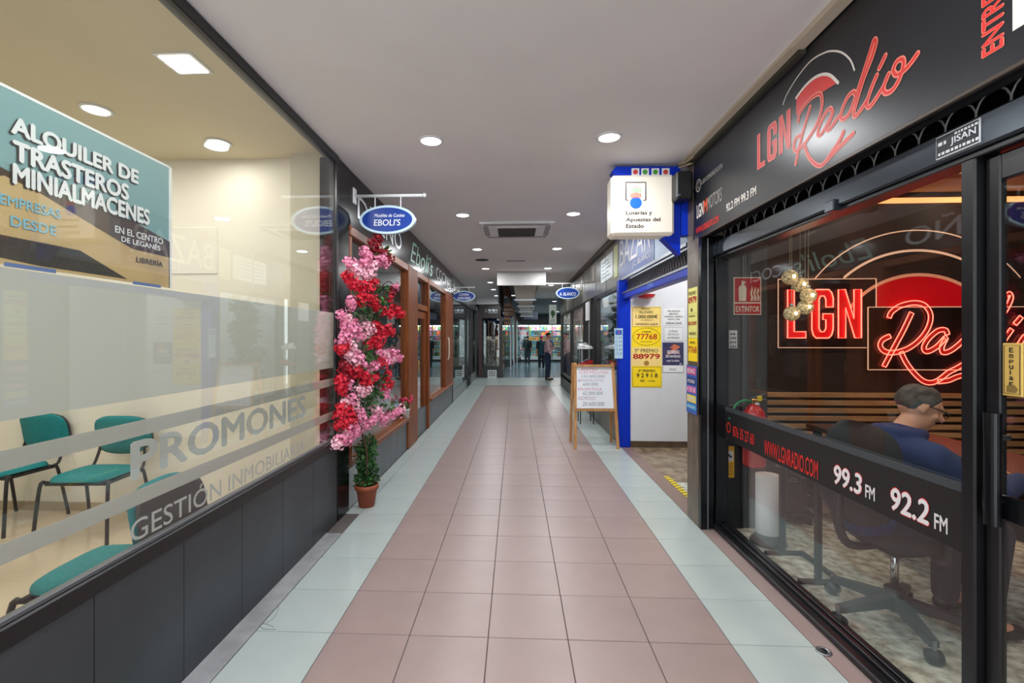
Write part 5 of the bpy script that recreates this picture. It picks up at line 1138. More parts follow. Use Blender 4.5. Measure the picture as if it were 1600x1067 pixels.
area_lamp('lottery_fill_light', (2.3, 5.5, 2.82), P_LOTTERY, .5, (1, .97, .92))  # lamp and its panel below are added to brighten the lottery interior
t = thing('added_panel_lamp', 'square white lamp added to brighten the lottery shop', 'ceiling light', (2.3, 5.5, 2.86)); build(MB().box(2.0, 2.6, 5.2, 5.8, 2.84, 2.90), 'frame', m_white, t); build(MB().box(2.03, 2.57, 5.23, 5.77, 2.835, 2.842), 'diffuser', m_lamp, t)
# ---- easel board
m_pine = mat('pine', (190, 140, 84), .55, rgb2=(166, 116, 64), scale=7, stretch=(6, 6, .7))
fl0, fr0, rl0, rr0 = onZ(899, 701, 0), onZ(965, 701, 0), onZ(892, 691, 0), onZ(955, 692, 0)
topy = 6.53; zt = 1.155; xl, xr = .825, 1.352
t = thing('easel_board', 'pine A-frame whiteboard listing lottery jackpots', 'easel', ((xl+xr)/2, 6.5, 0))
F0 = Vector((xl-.012, 6.33, 0)); F1 = Vector((xl+.012, topy, zt)); G0 = Vector((xr+.035, 6.33, 0)); G1 = Vector((xr-.0, topy, zt))
for p0, p1 in ((F0, F1), (G0, G1)): build(MB().bar(p0, p1, .038, .028, (0, 1, 0)), 'front_leg', m_pine, t)
for p0, p1 in ((Vector((rl0.x, 6.76, 0)), F1+Vector((-.03, .02, -.01))), (Vector((rr0.x+.01, 6.76, 0)), G1+Vector((.0, .02, -.01)))): build(MB().bar(p0, p1, .034, .024, (0, 1, 0)), 'rear_leg', m_pine, t)
def eb(s, z, off=0.0):
    k = z/zt; return F0.lerp(F1, k).lerp(G0.lerp(G1, k), s)+Vector((0, -.015-off, 0))
build(MB().bar(eb(0, 1.115), eb(1, 1.115), .05, .028, (0, 0, 1)), 'top_rail', m_pine, t)
build(MB().bar(eb(0, .515), eb(1, .515), .04, .028, (0, 0, 1)), 'bottom_rail', m_pine, t)
bl, br_, tl, tr = eb(.03, .535, -.01), eb(.97, .535, -.01), eb(.03, 1.10, -.01), eb(.97, 1.10, -.01)
bd = build(MB().add([bl, br_, tr, tl, bl+YP*.01, br_+YP*.01, tr+YP*.01, tl+YP*.01], [(0,1,2,3),(7,6,5,4),(0,4,5,1),(1,5,6,2),(2,6,7,3),(3,7,4,0)]), 'whiteboard', mat('whiteboard', (222, 226, 232), .25), t)
Ub = (br_-bl); Wb = Ub.length; Ub = Ub.normalized(); Vb = (tl-bl); Hb = Vb.length; Vb = Vb.normalized()
pk = ink((206, 84, 110)); bk = ink((70, 70, 78))
for s, u0_, u1_, v0_, v1_, c_ in (('BOTES', .13, .56, .905, .97, pk), ('EUROMILLONES', .08, .86, .83, .895, pk), ('132.000.000', .13, .76, .735, .80, bk), ('BONOLOTO', .05, .72, .635, .70, ink((150, 90, 130))), ('600.000.', .18, .60, .54, .61, bk), ('PRIMITIVA', .04, .68, .42, .49, ink((196, 100, 130))), ('62.000.000', .18, .70, .32, .40, bk), ('GORDO', .05, .50, .20, .28, ink((160, 80, 120))), ('20.600.000', .16, .74, .06, .15, bk)):
    text(s, c_, bd, bl+Ub*(u0_*Wb)+Vb*(v0_*Hb), Ub, Vb, (u1_-u0_)*Wb, (v1_-v0_)*Hb, .0015, bold=-.012, shear=.12)
# ================================================================== RIGHT: SHOE AND CLOTHES SHOP
m_frame_d = mat('bronze_frame', (40, 36, 34), .35, .4)
def shop_window(name, label, y0, y1, z0, z1, bars=()):
    w = thing(name, label, 'window', (1.47, (y0+y1)/2, z0), kind='structure')
    build(MB().box(1.492, 1.50, y0+.05, y1-.05, z0+.05, z1-.05), 'pane', m_glass, w)
    for a, b in ((y0, y0+.07), (y1-.07, y1)): build(MB().cbox(1.455, 1.53, a, b, z0, z1, .004), 'side_rail', m_frame_d, w)
    for a, b in ((z0, z0+.07), (z1-.07, z1)): build(MB().cbox(1.455, 1.53, y0, y1, a, b, .004), 'cross_rail', m_frame_d, w)
    for y in bars: build(MB().cbox(1.46, 1.53, y-.10, y+.10, z0, z1, .004), 'mullion', m_frame_d, w)
    return w
shop_window('window_6', 'dark framed shop window with greenery next to the blue post', 6.61, 8.45, .40, 2.26)
shop_window('window_7', 'dark framed clothes shop window with a white robe', 10.0, 14.8, .30, 2.26, (12.3,))
d4 = thing('door_4', 'narrow dark shop doorway between the two right windows', 'door', (1.5, 9.2, 0), kind='structure')
for a, b in ((8.45, 8.60), (9.05, 9.15), (9.85, 10.0)): build(MB().cbox(1.455, 1.54, a, b, .42, 2.27, .004), 'frame_post', m_frame_d, d4)
build(MB().box(1.50, 1.508, 8.62, 9.85, .42, 2.26), 'pane', m_glass_dark, d4)
build(MB().cbox(1.44, 1.475, 9.15, 9.6, 1.85, 2.22, .004), 'notice_box', m_white, d4)
build(MB().box(1.453, 1.461, 7.0, 7.95, 2.42, 2.80), 'fascia_poster', mat('sheet_pale', (206, 214, 216), .4), fa)
build(MB().box(1.453, 1.461, 6.68, 6.92, 2.38, 2.84), 'fascia_poster', mat('sheet_lime', (188, 196, 120), .4), fa)
for k in range(5): marks(fa, ink((120, 130, 132)), (1.453, 7.85, 2.72-k*.06), RV, ZP, .55+.08*(k % 3), .022)
for y in (8.6, 10.2): build(MB().box(1.45, 1.462, y, y+.25, 2.55, 2.86), 'fascia_box', mat('fascia_box_tan', (150, 140, 118), .4), fa)
struct(MB().box(1.54, 3.0, 8.46, 8.54, 0, 2.9), 'wall_window_backdrop', mat('pale_blue_wall', (176, 190, 204), .7), 'pale blue backdrop wall of the greenery window', 'wall')
struct(MB().box(1.62, 3.2, 14.82, 14.9, 0, 2.9), 'wall_robe_backdrop', mat('rose_wall', (206, 180, 172), .7), 'rosy backdrop wall of the clothes window', 'wall')
for x, y in ((2.2, 7.6), (2.3, 10.6), (2.3, 13.2)):  # added lamps, so the window displays do not render black
    downlight(x, y, 2.9, .10, 'round lamp added to brighten the right hand shop window', 'added shop window lamps', 38, m_lamp, (1, .98, .95))
# greenery column in the window
t = thing('greenery_screen', 'tall dense dark green artificial foliage column in window', 'artificial plant', (1.80, 7.95, 0))
LMd = [leaf_mesh('foliage_cluster', mat('foliage_dark', (34, 62, 40), .5, rgb2=(18, 40, 26), scale=9), 40, .13, .09, 14), leaf_mesh('foliage_cluster', mat('foliage_mid', (50, 84, 52), .5, rgb2=(30, 60, 36), scale=9), 40, .13, .09, 15)]
build(MB().cyl((1.80, 7.95, 0), (1.80, 7.95, 2.0), .03, 10), 'pole', MATS['stem_brown'], t)
build(MB().lathe([(0, 0), (.16, 0), (.20, .30), (.18, .30), (0, .26)], 20, (1.85, 7.95, 0)), 'planter', m_dark, t, True)
rg = random.Random(9)
for k in range(46):
    o = bpy.data.objects.new('foliage_cluster', rg.choice(LMd)); COL.objects.link(o); o.parent = t
    o.location = (rg.uniform(-.06, .06), rg.uniform(-.22, .22), .55+k*.034); o.rotation_euler = (rg.random()*6, rg.random()*6, rg.random()*6)
# shoes
def shoe(label, loc, rz, m, msole, group, L=.27):
    t = thing('shoe', label, 'shoe', loc, rz, group)
    n = 9; prof = [(0, .030, .080), (.06, .040, .088), (.2, .042, .080), (.35, .038, .072), (.5, .040, .054), (.65, .046, .040), (.8, .046, .034), (.93, .034, .026), (1, .012, .014)]
    mb = MB(); ms = MB(); k = 12
    rings = []
    for u, w, h in prof:
        rings.append([Vector(((u-.5)*L, w*math.cos(2*PI*j/k), .02+max(0, math.sin(2*PI*j/k))*h)) for j in range(k)])
    mb.v = [v for r in rings for v in r]
    for i in range(len(rings)-1):
        for j in range(k): mb.f.append((i*k+j, i*k+(j+1) % k, (i+1)*k+(j+1) % k, (i+1)*k+j))
    mb.f.append(tuple(range(k))); mb.f.append(tuple((len(rings)-1)*k+j for j in range(k-1, -1, -1)))
    build(mb, 'upper', m, t, True, True)
    po_ = [((u-.5)*L*1.03, w*1.12) for u, w, h in prof]+[((u-.5)*L*1.03, -w*1.12) for u, w, h in prof[::-1]]
    build(ms.prism(po_, (0, 0, .026), XP, YP, .026), 'sole', msole, t, local=True)
    build(MB().ball((-.10, 0, .115), .03, 10, 6, (1.3, .9, .3)), 'opening', m_dark, t, True, True)
    for j in (0, 1): build(MB().tube([(-.045+j*.03+.012*math.sin(a), .0405*math.cos(a), .021+.072*(1-.14*j)*math.sin(a)*1.02) for a in [PI*q/8 for q in range(9)]], .0045, 5), 'side_stripe', m_dark, t, local=True)
    for j in range(4): build(MB().tube([(-.02+j*.022, -.022, .108-j*.012), (-.02+j*.022, 0, .114-j*.012), (-.02+j*.022, .022, .108-j*.012)], .003, 5), 'lace', m_white, t, local=True)
    return t
q0, q1 = onY(905, 545, 8.3), onY(925, 545, 8.3)
x0, x1 = q0.x, q1.x; zt = onY(915, 545, 8.3).z; zr = onY(915, 571, 8.3).z
t = thing('shoe_stand', 'black wire display stand holding shoes before the window', 'display stand', ((x0+x1)/2, 8.3, 0))
for x in (x0, x1):
    for y in (8.15, 8.45): build(MB().cbox(x-.009, x+.009, y-.009, y+.009, 0, zt+(.09 if y > 8.3 else 0), .002), 'upright', m_black, t)
for z in (zt, zr, .45): build(MB().cbox(x0-.01, x1+.01, 8.14, 8.46, z-.012, z, .002), 'shelf', m_black, t)
build(MB().cbox(x0, x1, 8.44, 8.46, zt+.075, zt+.09, .002), 'back_rail', m_black, t)
wsole = mat('sole_white', (220, 220, 220), .5)
shoe('white and black sneaker on top of the black stand', ((x0+x1)/2-.02, 8.27, zt), math.radians(8), mat('shoe_white', (206, 206, 208), .5, var=.2, scale=12), wsole, 'shoes on the black stand', .24)
shoe('white and black sneaker behind another on the black stand', ((x0+x1)/2+.02, 8.38, zt), math.radians(8), MATS['shoe_white'], wsole, 'shoes on the black stand', .24)
shoe('bright red shoe on the middle shelf of the black stand', ((x0+x1)/2-.01, 8.25, zr), math.radians(185), mat('shoe_red', (190, 22, 30), .4), mat('sole_red', (150, 18, 26), .5), 'shoes on the black stand', .25)
shoe('dark red shoe behind the bright red one on the stand', ((x0+x1)/2+.02, 8.37, zr), math.radians(185), mat('shoe_dark_red', (120, 22, 30), .4), mat('sole_dark', (40, 30, 30), .5), 'shoes on the black stand', .25)
# ---- clothed dress forms
def dress_form(label, loc, cols, group, rz=0, coat=True):
    t = thing('mannequin', label, 'mannequin', loc, rz, group)
    build(MB().lathe([(0, 0), (.16, 0), (.16, .015), (.02, .03), (.018, .70), (0, .70)], 20), 'stand', m_dark, t, True, True)
    build(MB().lathe([(0, .70), (.16, .72), (.17, .82), (.13, 1.02), (.17, 1.22), (.19, 1.36), (.10, 1.44), (.05, 1.48), (.05, 1.56), (0, 1.56)], 24, sy=.62), 'torso', mat('form_cream', (200, 186, 170), .6), t, True, True)
    build(MB().lathe([(.20, .72), (.185, .84), (.145, 1.02), (.185, 1.22), (.205, 1.36), (.12, 1.445), (.08, 1.46)], 28, sy=.66), 'top_garment', cols[0], t, True, True)
    mb = MB(); n = 36; prof = [(.30, .22), (.27, .45), (.235, .70), (.20, .86), (.16, .98)]
    for r, z in prof:
        for k in range(n): a = 2*PI*k/n; rr = r*(1+.07*math.sin(a*9)*(1-z)); mb.v.append(Vector((rr*math.cos(a), rr*.7*math.sin(a), z)))
    for i in range(len(prof)-1):
        for k in range(n): mb.f.append((i*n+k, i*n+(k+1) % n, (i+1)*n+(k+1) % n, (i+1)*n+k))
    build(mb, 'skirt', cols[1], t, True, True)
    for s in (-1, 1): build(MB().tube(catmull([(s*.18, 0, 1.36), (s*.25, 0, 1.20), (s*.26, -.02, .95), (s*.25, -.06, .78)], 5), [.062-.0012*i for i in range(16)], 10), 'sleeve', cols[0], t, True, True)
    return t
m_robe = mat('robe_white', (210, 212, 216), .8, var=.05); m_robe2 = mat('robe_grey', (176, 180, 186), .8, var=.05)
dress_form('dress form in a white robe behind the clothes shop window', (1.86, 13.3, 0), (m_robe, m_robe2), 'dress forms in the shop windows', math.radians(60))
dress_form('dress form in pale grey behind the far end of the clothes window', (1.9, 14.3, 0), (mat('cloth_rose', (196, 170, 160), .8), m_robe2), 'dress forms in the shop windows', math.radians(60))
m_pat = mat('cloth_pattern', (150, 146, 140), .8, rgb2=(60, 58, 60), scale=22); m_pat2 = mat('cloth_tan', (170, 150, 122), .8, rgb2=(96, 84, 70), scale=18); m_green_c = mat('cloth_teal', (44, 84, 86), .8, var=.2, scale=10)
for y, c_, l in ((11.8, (m_green_c, m_pat), 'dress form in teal behind the green glass'), (13.2, (m_pat, m_green_c), 'dress form in grey pattern behind the green glass'), (15.8, (m_robe2, m_green_c), 'dress form in pale grey behind the green glass')):
    dress_form(l, (-2.0, y, 0), c_, 'dress forms in the shop windows', math.radians(-60))
# ================================================================== DARK CLOTHES SHOP AT THE CROSSING
FY = 17.5
def fx(px): return onY(px, 528, FY).x
def fz(py): return onY(770, py, FY).z
xa, xb = fx(748), fx(785)
m_plum = mat('plum_frame', (46, 30, 34), .35, var=.1)
w8 = thing('window_8', 'dark plum framed clothes shop front jutting into the hall', 'window', ((xa+xb)/2, FY, 0), kind='structure')
build(MB().box(xa, xb, FY, FY+.06, 0, fz(572)), 'base', mat('base_dark', (30, 32, 34), .35), w8)
build(MB().box(xa, xb, FY, FY+.06, fz(497), 2.76), 'sign_fascia', m_plum, w8)
build(MB().box(xa, fx(753), FY-.02, FY+.06, 0, fz(497)), 'frame_post', mat('plum_red', (70, 26, 32), .35), w8); build(MB().box(fx(780), xb, FY-.02, FY+.06, 0, fz(497)), 'frame_post', m_plum, w8)
build(MB().box(fx(753), fx(780), FY+.02, FY+.028, fz(572), fz(497)), 'pane', m_glass_dark, w8)
for y0, y1 in ((FY+.06, 20.4), (20.5, 23.0)): build(MB().box(xb-.012, xb-.004, y0, y1, .3, 2.3), 'side_pane', m_glass_dark, w8)
build(MB().box(xb-.06, xb, FY, 23.1, 2.3, 2.98), 'side_fascia', m_plum, w8); build(MB().box(xb-.06, xb, FY, 23.1, 0, .3), 'side_base', MATS['base_dark'], w8)
for y in (20.4, 23.0): build(MB().box(xb-.06, xb+.01, y, y+.1, 0, 2.3), 'side_post', mat('post_wood_dark', (84, 46, 30), .4), w8)
build(MB().tube([(fx(757), FY-.004, fz(488)), (fx(759), FY-.004, fz(485)), (fx(758), FY-.004, fz(482)), (fx(761), FY-.004, fz(486)), (fx(760), FY-.004, fz(488))], .012, 5), 'emblem', m_silver, w8)
marks(w8, m_silver, (fx(763), FY, fz(486.5)), XP, ZP, fx(777)-fx(763), fz(483)-fz(486.5), .003); marks(w8, m_silver, (fx(763), FY, fz(489)), XP, ZP, fx(777)-fx(763), .025, .003)
a_, b_ = (fx(762), fz(590.5)), (fx(776), fz(578))
t = thing('shop_notice_board', 'white notice board leaning at the dark shop front', 'notice', (a_[0], FY-.03, a_[1])); build(MB().box(a_[0], b_[0], FY-.03, FY-.01, max(0, a_[1]), b_[1]), 'board', m_white, t)
for k in range(3): marks(t, ink((50, 50, 54)), (a_[0]+.04, FY-.03, b_[1]-.09-k*.07), XP, ZP, b_[0]-a_[0]-.08, .04)
struct(MB().box(-1.6, -1.5, 17.4, 23.2, 0, 3.0), 'wall_clothes_shop', m_dark, 'dark inner wall of the clothes shop', 'wall')
struct(MB().box(-1.5, xb, 23.1, 23.2, 0, 3.0), 'wall_clothes_rear', m_dark, 'dark rear wall of the clothes shop', 'wall')
for x, y, c_, l in ((fx(761), 17.98, (m_pat, m_pat), 'dress form in speckled grey in the dark shop front'), (fx(774), 18.6, (m_pat2, m_pat2), 'dress form in tan pattern in the dark shop front'), (fx(762), 19.4, (m_robe2, m_dark), 'dress form in pale top at the back of the dark shop')):
    dress_form(l, (x, y, .0), c_, 'dress forms in the shop windows', 0)
downlight(fx(768), 17.95, 2.76, .05, 'small bright spot lamp above the dark shop display', 'spot lamps in dark shop', 6, m_lamp, (1, 1, 1))
downlight(fx(760), 18.6, 2.76, .05, 'small bright spot lamp above the dark shop display', 'spot lamps in dark shop', 6, m_lamp, (1, 1, 1))
struct(MB().box(-1.5, xb-.06, 17.56, 23.1, 2.76, 2.82), 'ceiling_clothes_shop', m_dark, 'dark ceiling of the clothes shop', 'ceiling')
# second run of left shops, chrome posts and wooden figure panel
xs2 = onY(812, 528, 29.4).x
for k, (px, y) in enumerate(((798, 22.6), (803, 24.6), (808, 27.0))):
    p = onY(px, 528, y); t = thing('chrome_post', 'slim chrome post of the far left shop fronts', 'post', (p.x, y, 0), 0, 'far chrome posts')
    build(MB().cbox(p.x-.04, p.x+.04, y-.04, y+.04, 0, 2.5, .008), 'shaft', m_alu, t); build(MB().cbox(p.x-.07, p.x+.07, y-.07, y+.07, 0, .05, .008), 'foot', m_alu, t)
w9 = thing('window_9', 'row of glazed far left shop fronts in the hall', 'window', (0, 25, 0), kind='structure')
P_ = [onY(785, 528, 23.2), onY(799, 528, 25.5), onY(806, 528, 27.5), onY(813, 528, 29.5)]
for a_, b_ in zip(P_, P_[1:]):
    d_ = b_-a_; build(MB().bar((a_.x-.02, a_.y, 1.35), (b_.x-.02, b_.y, 1.35), .012, 2.1), 'pane', m_glass_green, w9)
    build(MB().bar((a_.x, a_.y, 2.7), (b_.x, b_.y, 2.7), .06, .6), 'fascia', mat('fascia_dim', (74, 72, 74), .4), w9); build(MB().bar((a_.x, a_.y, .15), (b_.x, b_.y, .15), .06, .3), 'base', MATS['base_dark'], w9)
    build(MB().box(a_.x-.04, a_.x+.04, a_.y-.04, a_.y+.04, 0, 2.5), 'mullion', MATS['post_wood_dark'], w9)
struct(MB().box(-1.6, .4, 29.9, 30.0, 0, 3.0), 'wall_far_left', m_dark, 'dark wall behind the far left shop fronts', 'wall')
# ---- ceiling void: ducts, brown curved soffit
m_duct = mat('duct_cream', (196, 190, 178), .5, var=.05, scale=3); m_duct2 = mat('duct_silver', (150, 152, 152), .35, .3, var=.1)
for i, (x0, x1, y0, y1, z0, z1, m) in enumerate(((-.02, .50, 11.2, 12.0, 2.42, 2.95, m_duct), (.06, .50, 12.6, 13.4, 2.36, 2.85, m_duct), (.10, .50, 14.2, 15.0, 2.30, 2.75, m_duct2), (.16, .62, 15.8, 16.6, 2.24, 2.62, m_duct2))):
    t = thing('air_duct', ('cream ventilation duct end hanging nearest the white bulkhead', 'cream ventilation duct end hanging second behind the bulkhead', 'silver ventilation duct end hanging third behind the bulkhead', 'silver grey ventilation duct end hanging deepest in the void')[i], 'air duct', ((x0+x1)/2, y0, z0), 0, 'air ducts in the ceiling void')
    n = .05; build(MB().add([(x0+n, y0, z0), (x1-n, y0, z0), (x1-n, y1, z0), (x0+n, y1, z0), (x0-n, y0, z1), (x1+n, y0, z1), (x1+n, y1, z1), (x0-n, y1, z1)], [(0,3,2,1),(4,5,6,7),(0,1,5,4),(1,2,6,5),(2,3,7,6),(3,0,4,7)]), 'casing', m, t)
    build(MB().box(x0+n, x1-n, y0-.008, y0+.01, z1-.12, z1-.04), 'slot', m_dark, t); build(MB().box(x0, x1, y0-.02, y0+.02, z0-.02, z0+.015), 'lower_flange', m_alu, t)
    for x in (x0+.04, x1-.04): build(MB().cyl((x, (y0+y1)/2, z1-.02), (x, (y0+y1)/2, 3.12), .008, 6), 'hanger_rod', m_alu, t)
mb = MB(); N = 12
for k in range(N+1):
    a = PI/2*k/N
    for y in (11.5, 16.8): mb.v.append(Vector((-.40+.34*(1-math.cos(a)), y, 2.45+.55*math.sin(a)) if False else (-.42+.36*math.sin(a)*.95, y, 3.0-.62*(1-math.cos(a)))))
mb.f = [(2*k, 2*k+1, 2*k+3, 2*k+2) for k in range(N)]
t = thing('curved_wood_soffit', 'brown curved wooden soffit along the left of the ceiling void', 'soffit', (-.3, 14, 2.4))
build(mb, 'curved_skin', mat('soffit_wood', (142, 98, 64), .4, rgb2=(104, 70, 46), scale=3, stretch=(3, .5, 3)), t, True)
build(MB().box(-.43, -.39, 11.5, 16.8, 2.40, 3.0), 'backing', m_dark, t)
st_ = onY(800, 500, 20.0)
for k in range(5):
    a_ = onY(785+k*0, 474+k*7, 17.9); b_ = onY(812-k*0, 480+k*7, 17.9)
    build(MB().cbox(-.42, -.10+.10*math.sin(k*1.3), 17.65, 18.1, b_.z, a_.z-.02, .01), 'wood_block', MATS['soffit_wood'], t)
build(MB().cbox(.35, .95, 19.6, 20.0, 2.28, 2.62, .01), 'hall_unit', mat('hall_unit_grey', (86, 92, 108), .5), label='grey air unit hanging in the far hall', cat='air unit')
build(MB().cyl((.65, 19.8, 2.6), (.65, 19.8, 3.02), .02, 8), 'hanger', m_alu, bpy.data.objects['hall_unit'])
# hall lamps
for i, (px, py) in enumerate(((846, 488), (853, 486), (848, 497), (856, 503), (862, 498))):
    p = onZ(px, py, 3.0)
    if p.y < 29.5 and p.y > 17.8: pass
for x, y in ((1.6, 19.0), (2.6, 19.2), (1.8, 22.5), (2.8, 23.0), (.9, 26), (2.4, 26.5)):
    downlight(x, y, 3.0, .10, 'round white lamp in the dim ceiling of the far hall', 'far hall lamps', 26, m_lamp, cw)
downlight(2.2, 16.2, 3.0, .10, 'round white lamp in the ceiling over the crossing', 'crossing lamps', 16, m_lamp, cw)
# hanging white banner with green drawing
a_, b_ = onY(858, 506, 15.6), onY(869.5, 476, 15.6)
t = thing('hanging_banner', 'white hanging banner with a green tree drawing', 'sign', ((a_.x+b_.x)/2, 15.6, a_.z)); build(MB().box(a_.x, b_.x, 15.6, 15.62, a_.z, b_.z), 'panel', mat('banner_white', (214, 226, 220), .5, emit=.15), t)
gx = (a_.x+b_.x)/2; gz = a_.z+.40*(b_.z-a_.z)
build(MB().prism([(-.02, -.07), (.02, -.07), (.025, 0), (.07, .04), (.075, .12), (.03, .19), (-.03, .20), (-.07, .14), (-.06, .04), (-.02, 0)], (gx, 15.599, gz), XP, ZP, .001), 'tree_drawing', ink((60, 120, 62)), t)
marks(t, ink((50, 80, 60)), (a_.x+.05, 15.6, a_.z+.11), XP, ZP, .14, .03); marks(t, ink((150, 90, 110)), (a_.x+.03, 15.6, a_.z+.05), XP, ZP, .18, .025)
for x in (a_.x+.03, b_.x-.03): build(MB().cyl((x, 15.61, b_.z), (x, 15.61, 3.0), .004, 6), 'cord', m_alu, t)
# right end post and rack beyond the clothes shop
struct(MB().box(1.455, 1.62, 14.8, 14.95, 0, CZ), 'wall_right_end', m_greystone, 'stone end pier of the right hand shops', 'wall')
struct(MB().box(4.5, 4.6, 15.0, 30.5, 0, 3.0), 'wall_hall_right', m_studio_grey, 'grey right wall of the far hall', 'wall')
t = thing('card_rack', 'tall dark rack of small goods near the stone pier', 'rack', (2.05, 18.8, 0))
for x in (1.9, 2.2): build(MB().cbox(x-.02, x+.02, 18.78, 18.82, 0, 2.2, .004), 'upright', m_dark, t)
for k in range(9):
    sh = build(MB().box(1.9, 2.2, 18.7, 18.82, .25+k*.21, .27+k*.21), 'shelf', m_dark, t)
    for j in range(3): build(MB().box(1.92+j*.095, 2.0+j*.095, 18.69, 18.72, .27+k*.21, .40+k*.21), 'goods_pack', ink([(170, 60, 60), (210, 200, 180), (70, 90, 120), (60, 60, 60)][(k+j) % 4]), sh)
# ---- toy shop closing the hall
EY = 29.6
w10 = thing('window_10', 'wide lit toy shop window closing the far hall', 'window', (2.3, EY, 0), kind='structure')
ex0, ex1 = onY(811, 528, EY).x, 4.5
build(MB().box(ex0, ex1, EY, EY+.1, 0, .12), 'base', MATS['base_dark'], w10); build(MB().box(ex0, ex1, EY-.05, EY+.1, 2.32, 3.0), 'fascia', mat('beam_dark', (50, 48, 50), .5), w10)
for x in (ex0, ex0+.62, ex0+1.34, ex0+2.1, ex0+2.9): build(MB().box(x-.03, x+.03, EY-.02, EY+.06, .1, 2.34), 'mullion', m_alu, w10)
build(MB().box(ex0, ex1, EY, EY+.01, .12, 2.32), 'pane', m_glass, w10)
build(MB().box(ex0, ex1, EY+.05, EY+.12, 2.24, 2.31), 'light_strip', mat('tube_white', (255, 255, 255), .5, emit=5), w10)
struct(MB().box(ex0-.1, ex1, 31.0, 31.1, 0, 3.0), 'wall_toy_shop', mat('toy_wall', (120, 190, 214), .6), 'sky blue rear wall of the toy shop', 'wall')
struct(MB().box(ex0-.1, ex1, 30.5, 31.1, -.06, 0), 'floor_toy_shop', m_white_tile, 'floor of the toy shop', 'floor')
area_lamp('toy_shop_light', (2.2, 29.9, 2.28), 22, 2.4, (1, 1, 1), parent=None, sy=.2, rot=(math.radians(30), 0, 0))
rt = random.Random(21); cols = [(216, 60, 60), (240, 200, 60), (60, 140, 200), (90, 180, 90), (240, 240, 236), (220, 110, 150), (70, 90, 60), (120, 150, 110), (60, 60, 70), (230, 140, 60)]
CN = ['red', 'yellow', 'blue', 'green', 'white', 'pink', 'olive', 'sage', 'charcoal', 'orange']; RN = ['lowest', 'second lowest', 'third lowest', 'third highest', 'second highest', 'highest']
for r_ in range(6):
    build(MB().box(ex0+.1, 4.3, 30.1, 30.5, .30+r_*.34 if r_ else 0, .32+r_*.34), 'toy_shelf', m_white, label=RN[r_]+' white shelf in the toy shop window', cat='shelf', group='toy shop shelves')
    x = ex0+.15
    while x < 4.2:
        w = rt.uniform(.10, .24); h = rt.uniform(.14, .30); c_ = cols[rt.randrange(10)] if r_ > 2 else cols[rt.choice((3, 4, 6, 7, 7, 8))]
        c2 = cols[rt.randrange(10)]; t = thing('toy_box', '%s toy carton with %s print on the %s toy shop shelf' % (CN[cols.index(c_)], CN[cols.index(c2)], RN[r_]), 'toy', (x+w/2, 30.2, .32+r_*.34), 0, 'packaged toys in the far shop')
        build(MB().box(x, x+w, 30.1, 30.35, .32+r_*.34, .32+r_*.34+h), 'carton', ink(c_), t); build(MB().box(x+w*.2, x+w*.8, 30.095, 30.1, .32+r_*.34+h*.3, .32+r_*.34+h*.8), 'window_print', ink(c2), t)
        x += w+.03
# ================================================================== PEOPLE
m_skin = mat('skin', (206, 150, 122), .55, var=.05, scale=12)
def cone(mb, p0, r0, p1, r1, n=14):
    """round-ended tapering limb segment"""
    p0, p1 = Vector(p0), Vector(p1); d = (p1-p0); L = d.length or 1e-6; d = d/L; pts = []; rs = []
    for k in range(4): a = PI/2*(k+.15)/4; pts.append(p0-d*r0*math.cos(a)); rs.append(r0*math.sin(a))
    pts.append(p0); rs.append(r0); pts.append(p1); rs.append(r1)
    for k in range(3, -1, -1): a = PI/2*(k+.15)/4; pts.append(p1+d*r1*math.cos(a)); rs.append(r1*math.sin(a))
    mb.tube(pts, rs, n); return mb
def fuse(mb, name, m, parent, voxel, smooth_it=4):
    """fuse overlapping volumes into one continuous skin"""
    me = bpy.data.meshes.new(name); me.from_pydata([tuple(v) for v in mb.v], [], mb.f)
    ob = bpy.data.objects.new(name, me); COL.objects.link(ob)
    r = ob.modifiers.new('r', 'REMESH'); r.mode = 'VOXEL'; r.voxel_size = voxel
    s = ob.modifiers.new('s', 'SMOOTH'); s.factor = .5; s.iterations = smooth_it
    dg = bpy.context.evaluated_depsgraph_get(); nm = bpy.data.meshes.new_from_object(ob.evaluated_get(dg)); nm.name = name
    bpy.data.objects.remove(ob)
    nm.materials.clear(); nm.materials.append(m); nm.polygons.foreach_set('use_smooth', [True]*len(nm.polygons))
    o0 = org(parent); nm.transform(Matrix.Translation(-o0))
    o = bpy.data.objects.new(name, nm); COL.objects.link(o); o.parent = parent; return o
def head_geo(mb, c, fwd, up, s=1.0):
    """skull, jaw, nose, brow, ears; c = head centre, fwd = facing"""
    f = Vector(fwd).normalized(); up = Vector(up); up = (up-f*up.dot(f)).normalized(); r = f.cross(up)
    R = Matrix((r, f, up)).transposed()
    def P(x, y, z): return Vector(c)+(r*x+f*y+up*z)*s
    mb.ball(P(0, -.012, .025), .082*s, 18, 14, (.92, 1.16, 1.08), R); mb.ball(P(0, .025, -.045), .062*s, 14, 10, (.92, .98, 1.05), R)
    mb.ball(P(0, .055, -.085), .03*s, 10, 8, (1.1, .9, .8), R); cone(mb, P(0, .085, .015), .011*s, P(0, .108, -.025), .015*s, 8)
    mb.ball(P(0, .075, .03), .03*s, 10, 8, (1.6, .5, .4), R); mb.ball(P(0, .085, -.058), .016*s, 8, 6, (1.5, .6, .5), R)
    for k in (-1, 1): mb.ball(P(k*.078, -.01, .0), .026*s, 10, 8, (.35, .75, 1.15), R); mb.ball(P(k*.04, .06, -.02), .024*s, 8, 6, (1, .6, .8), R)
    return P, R
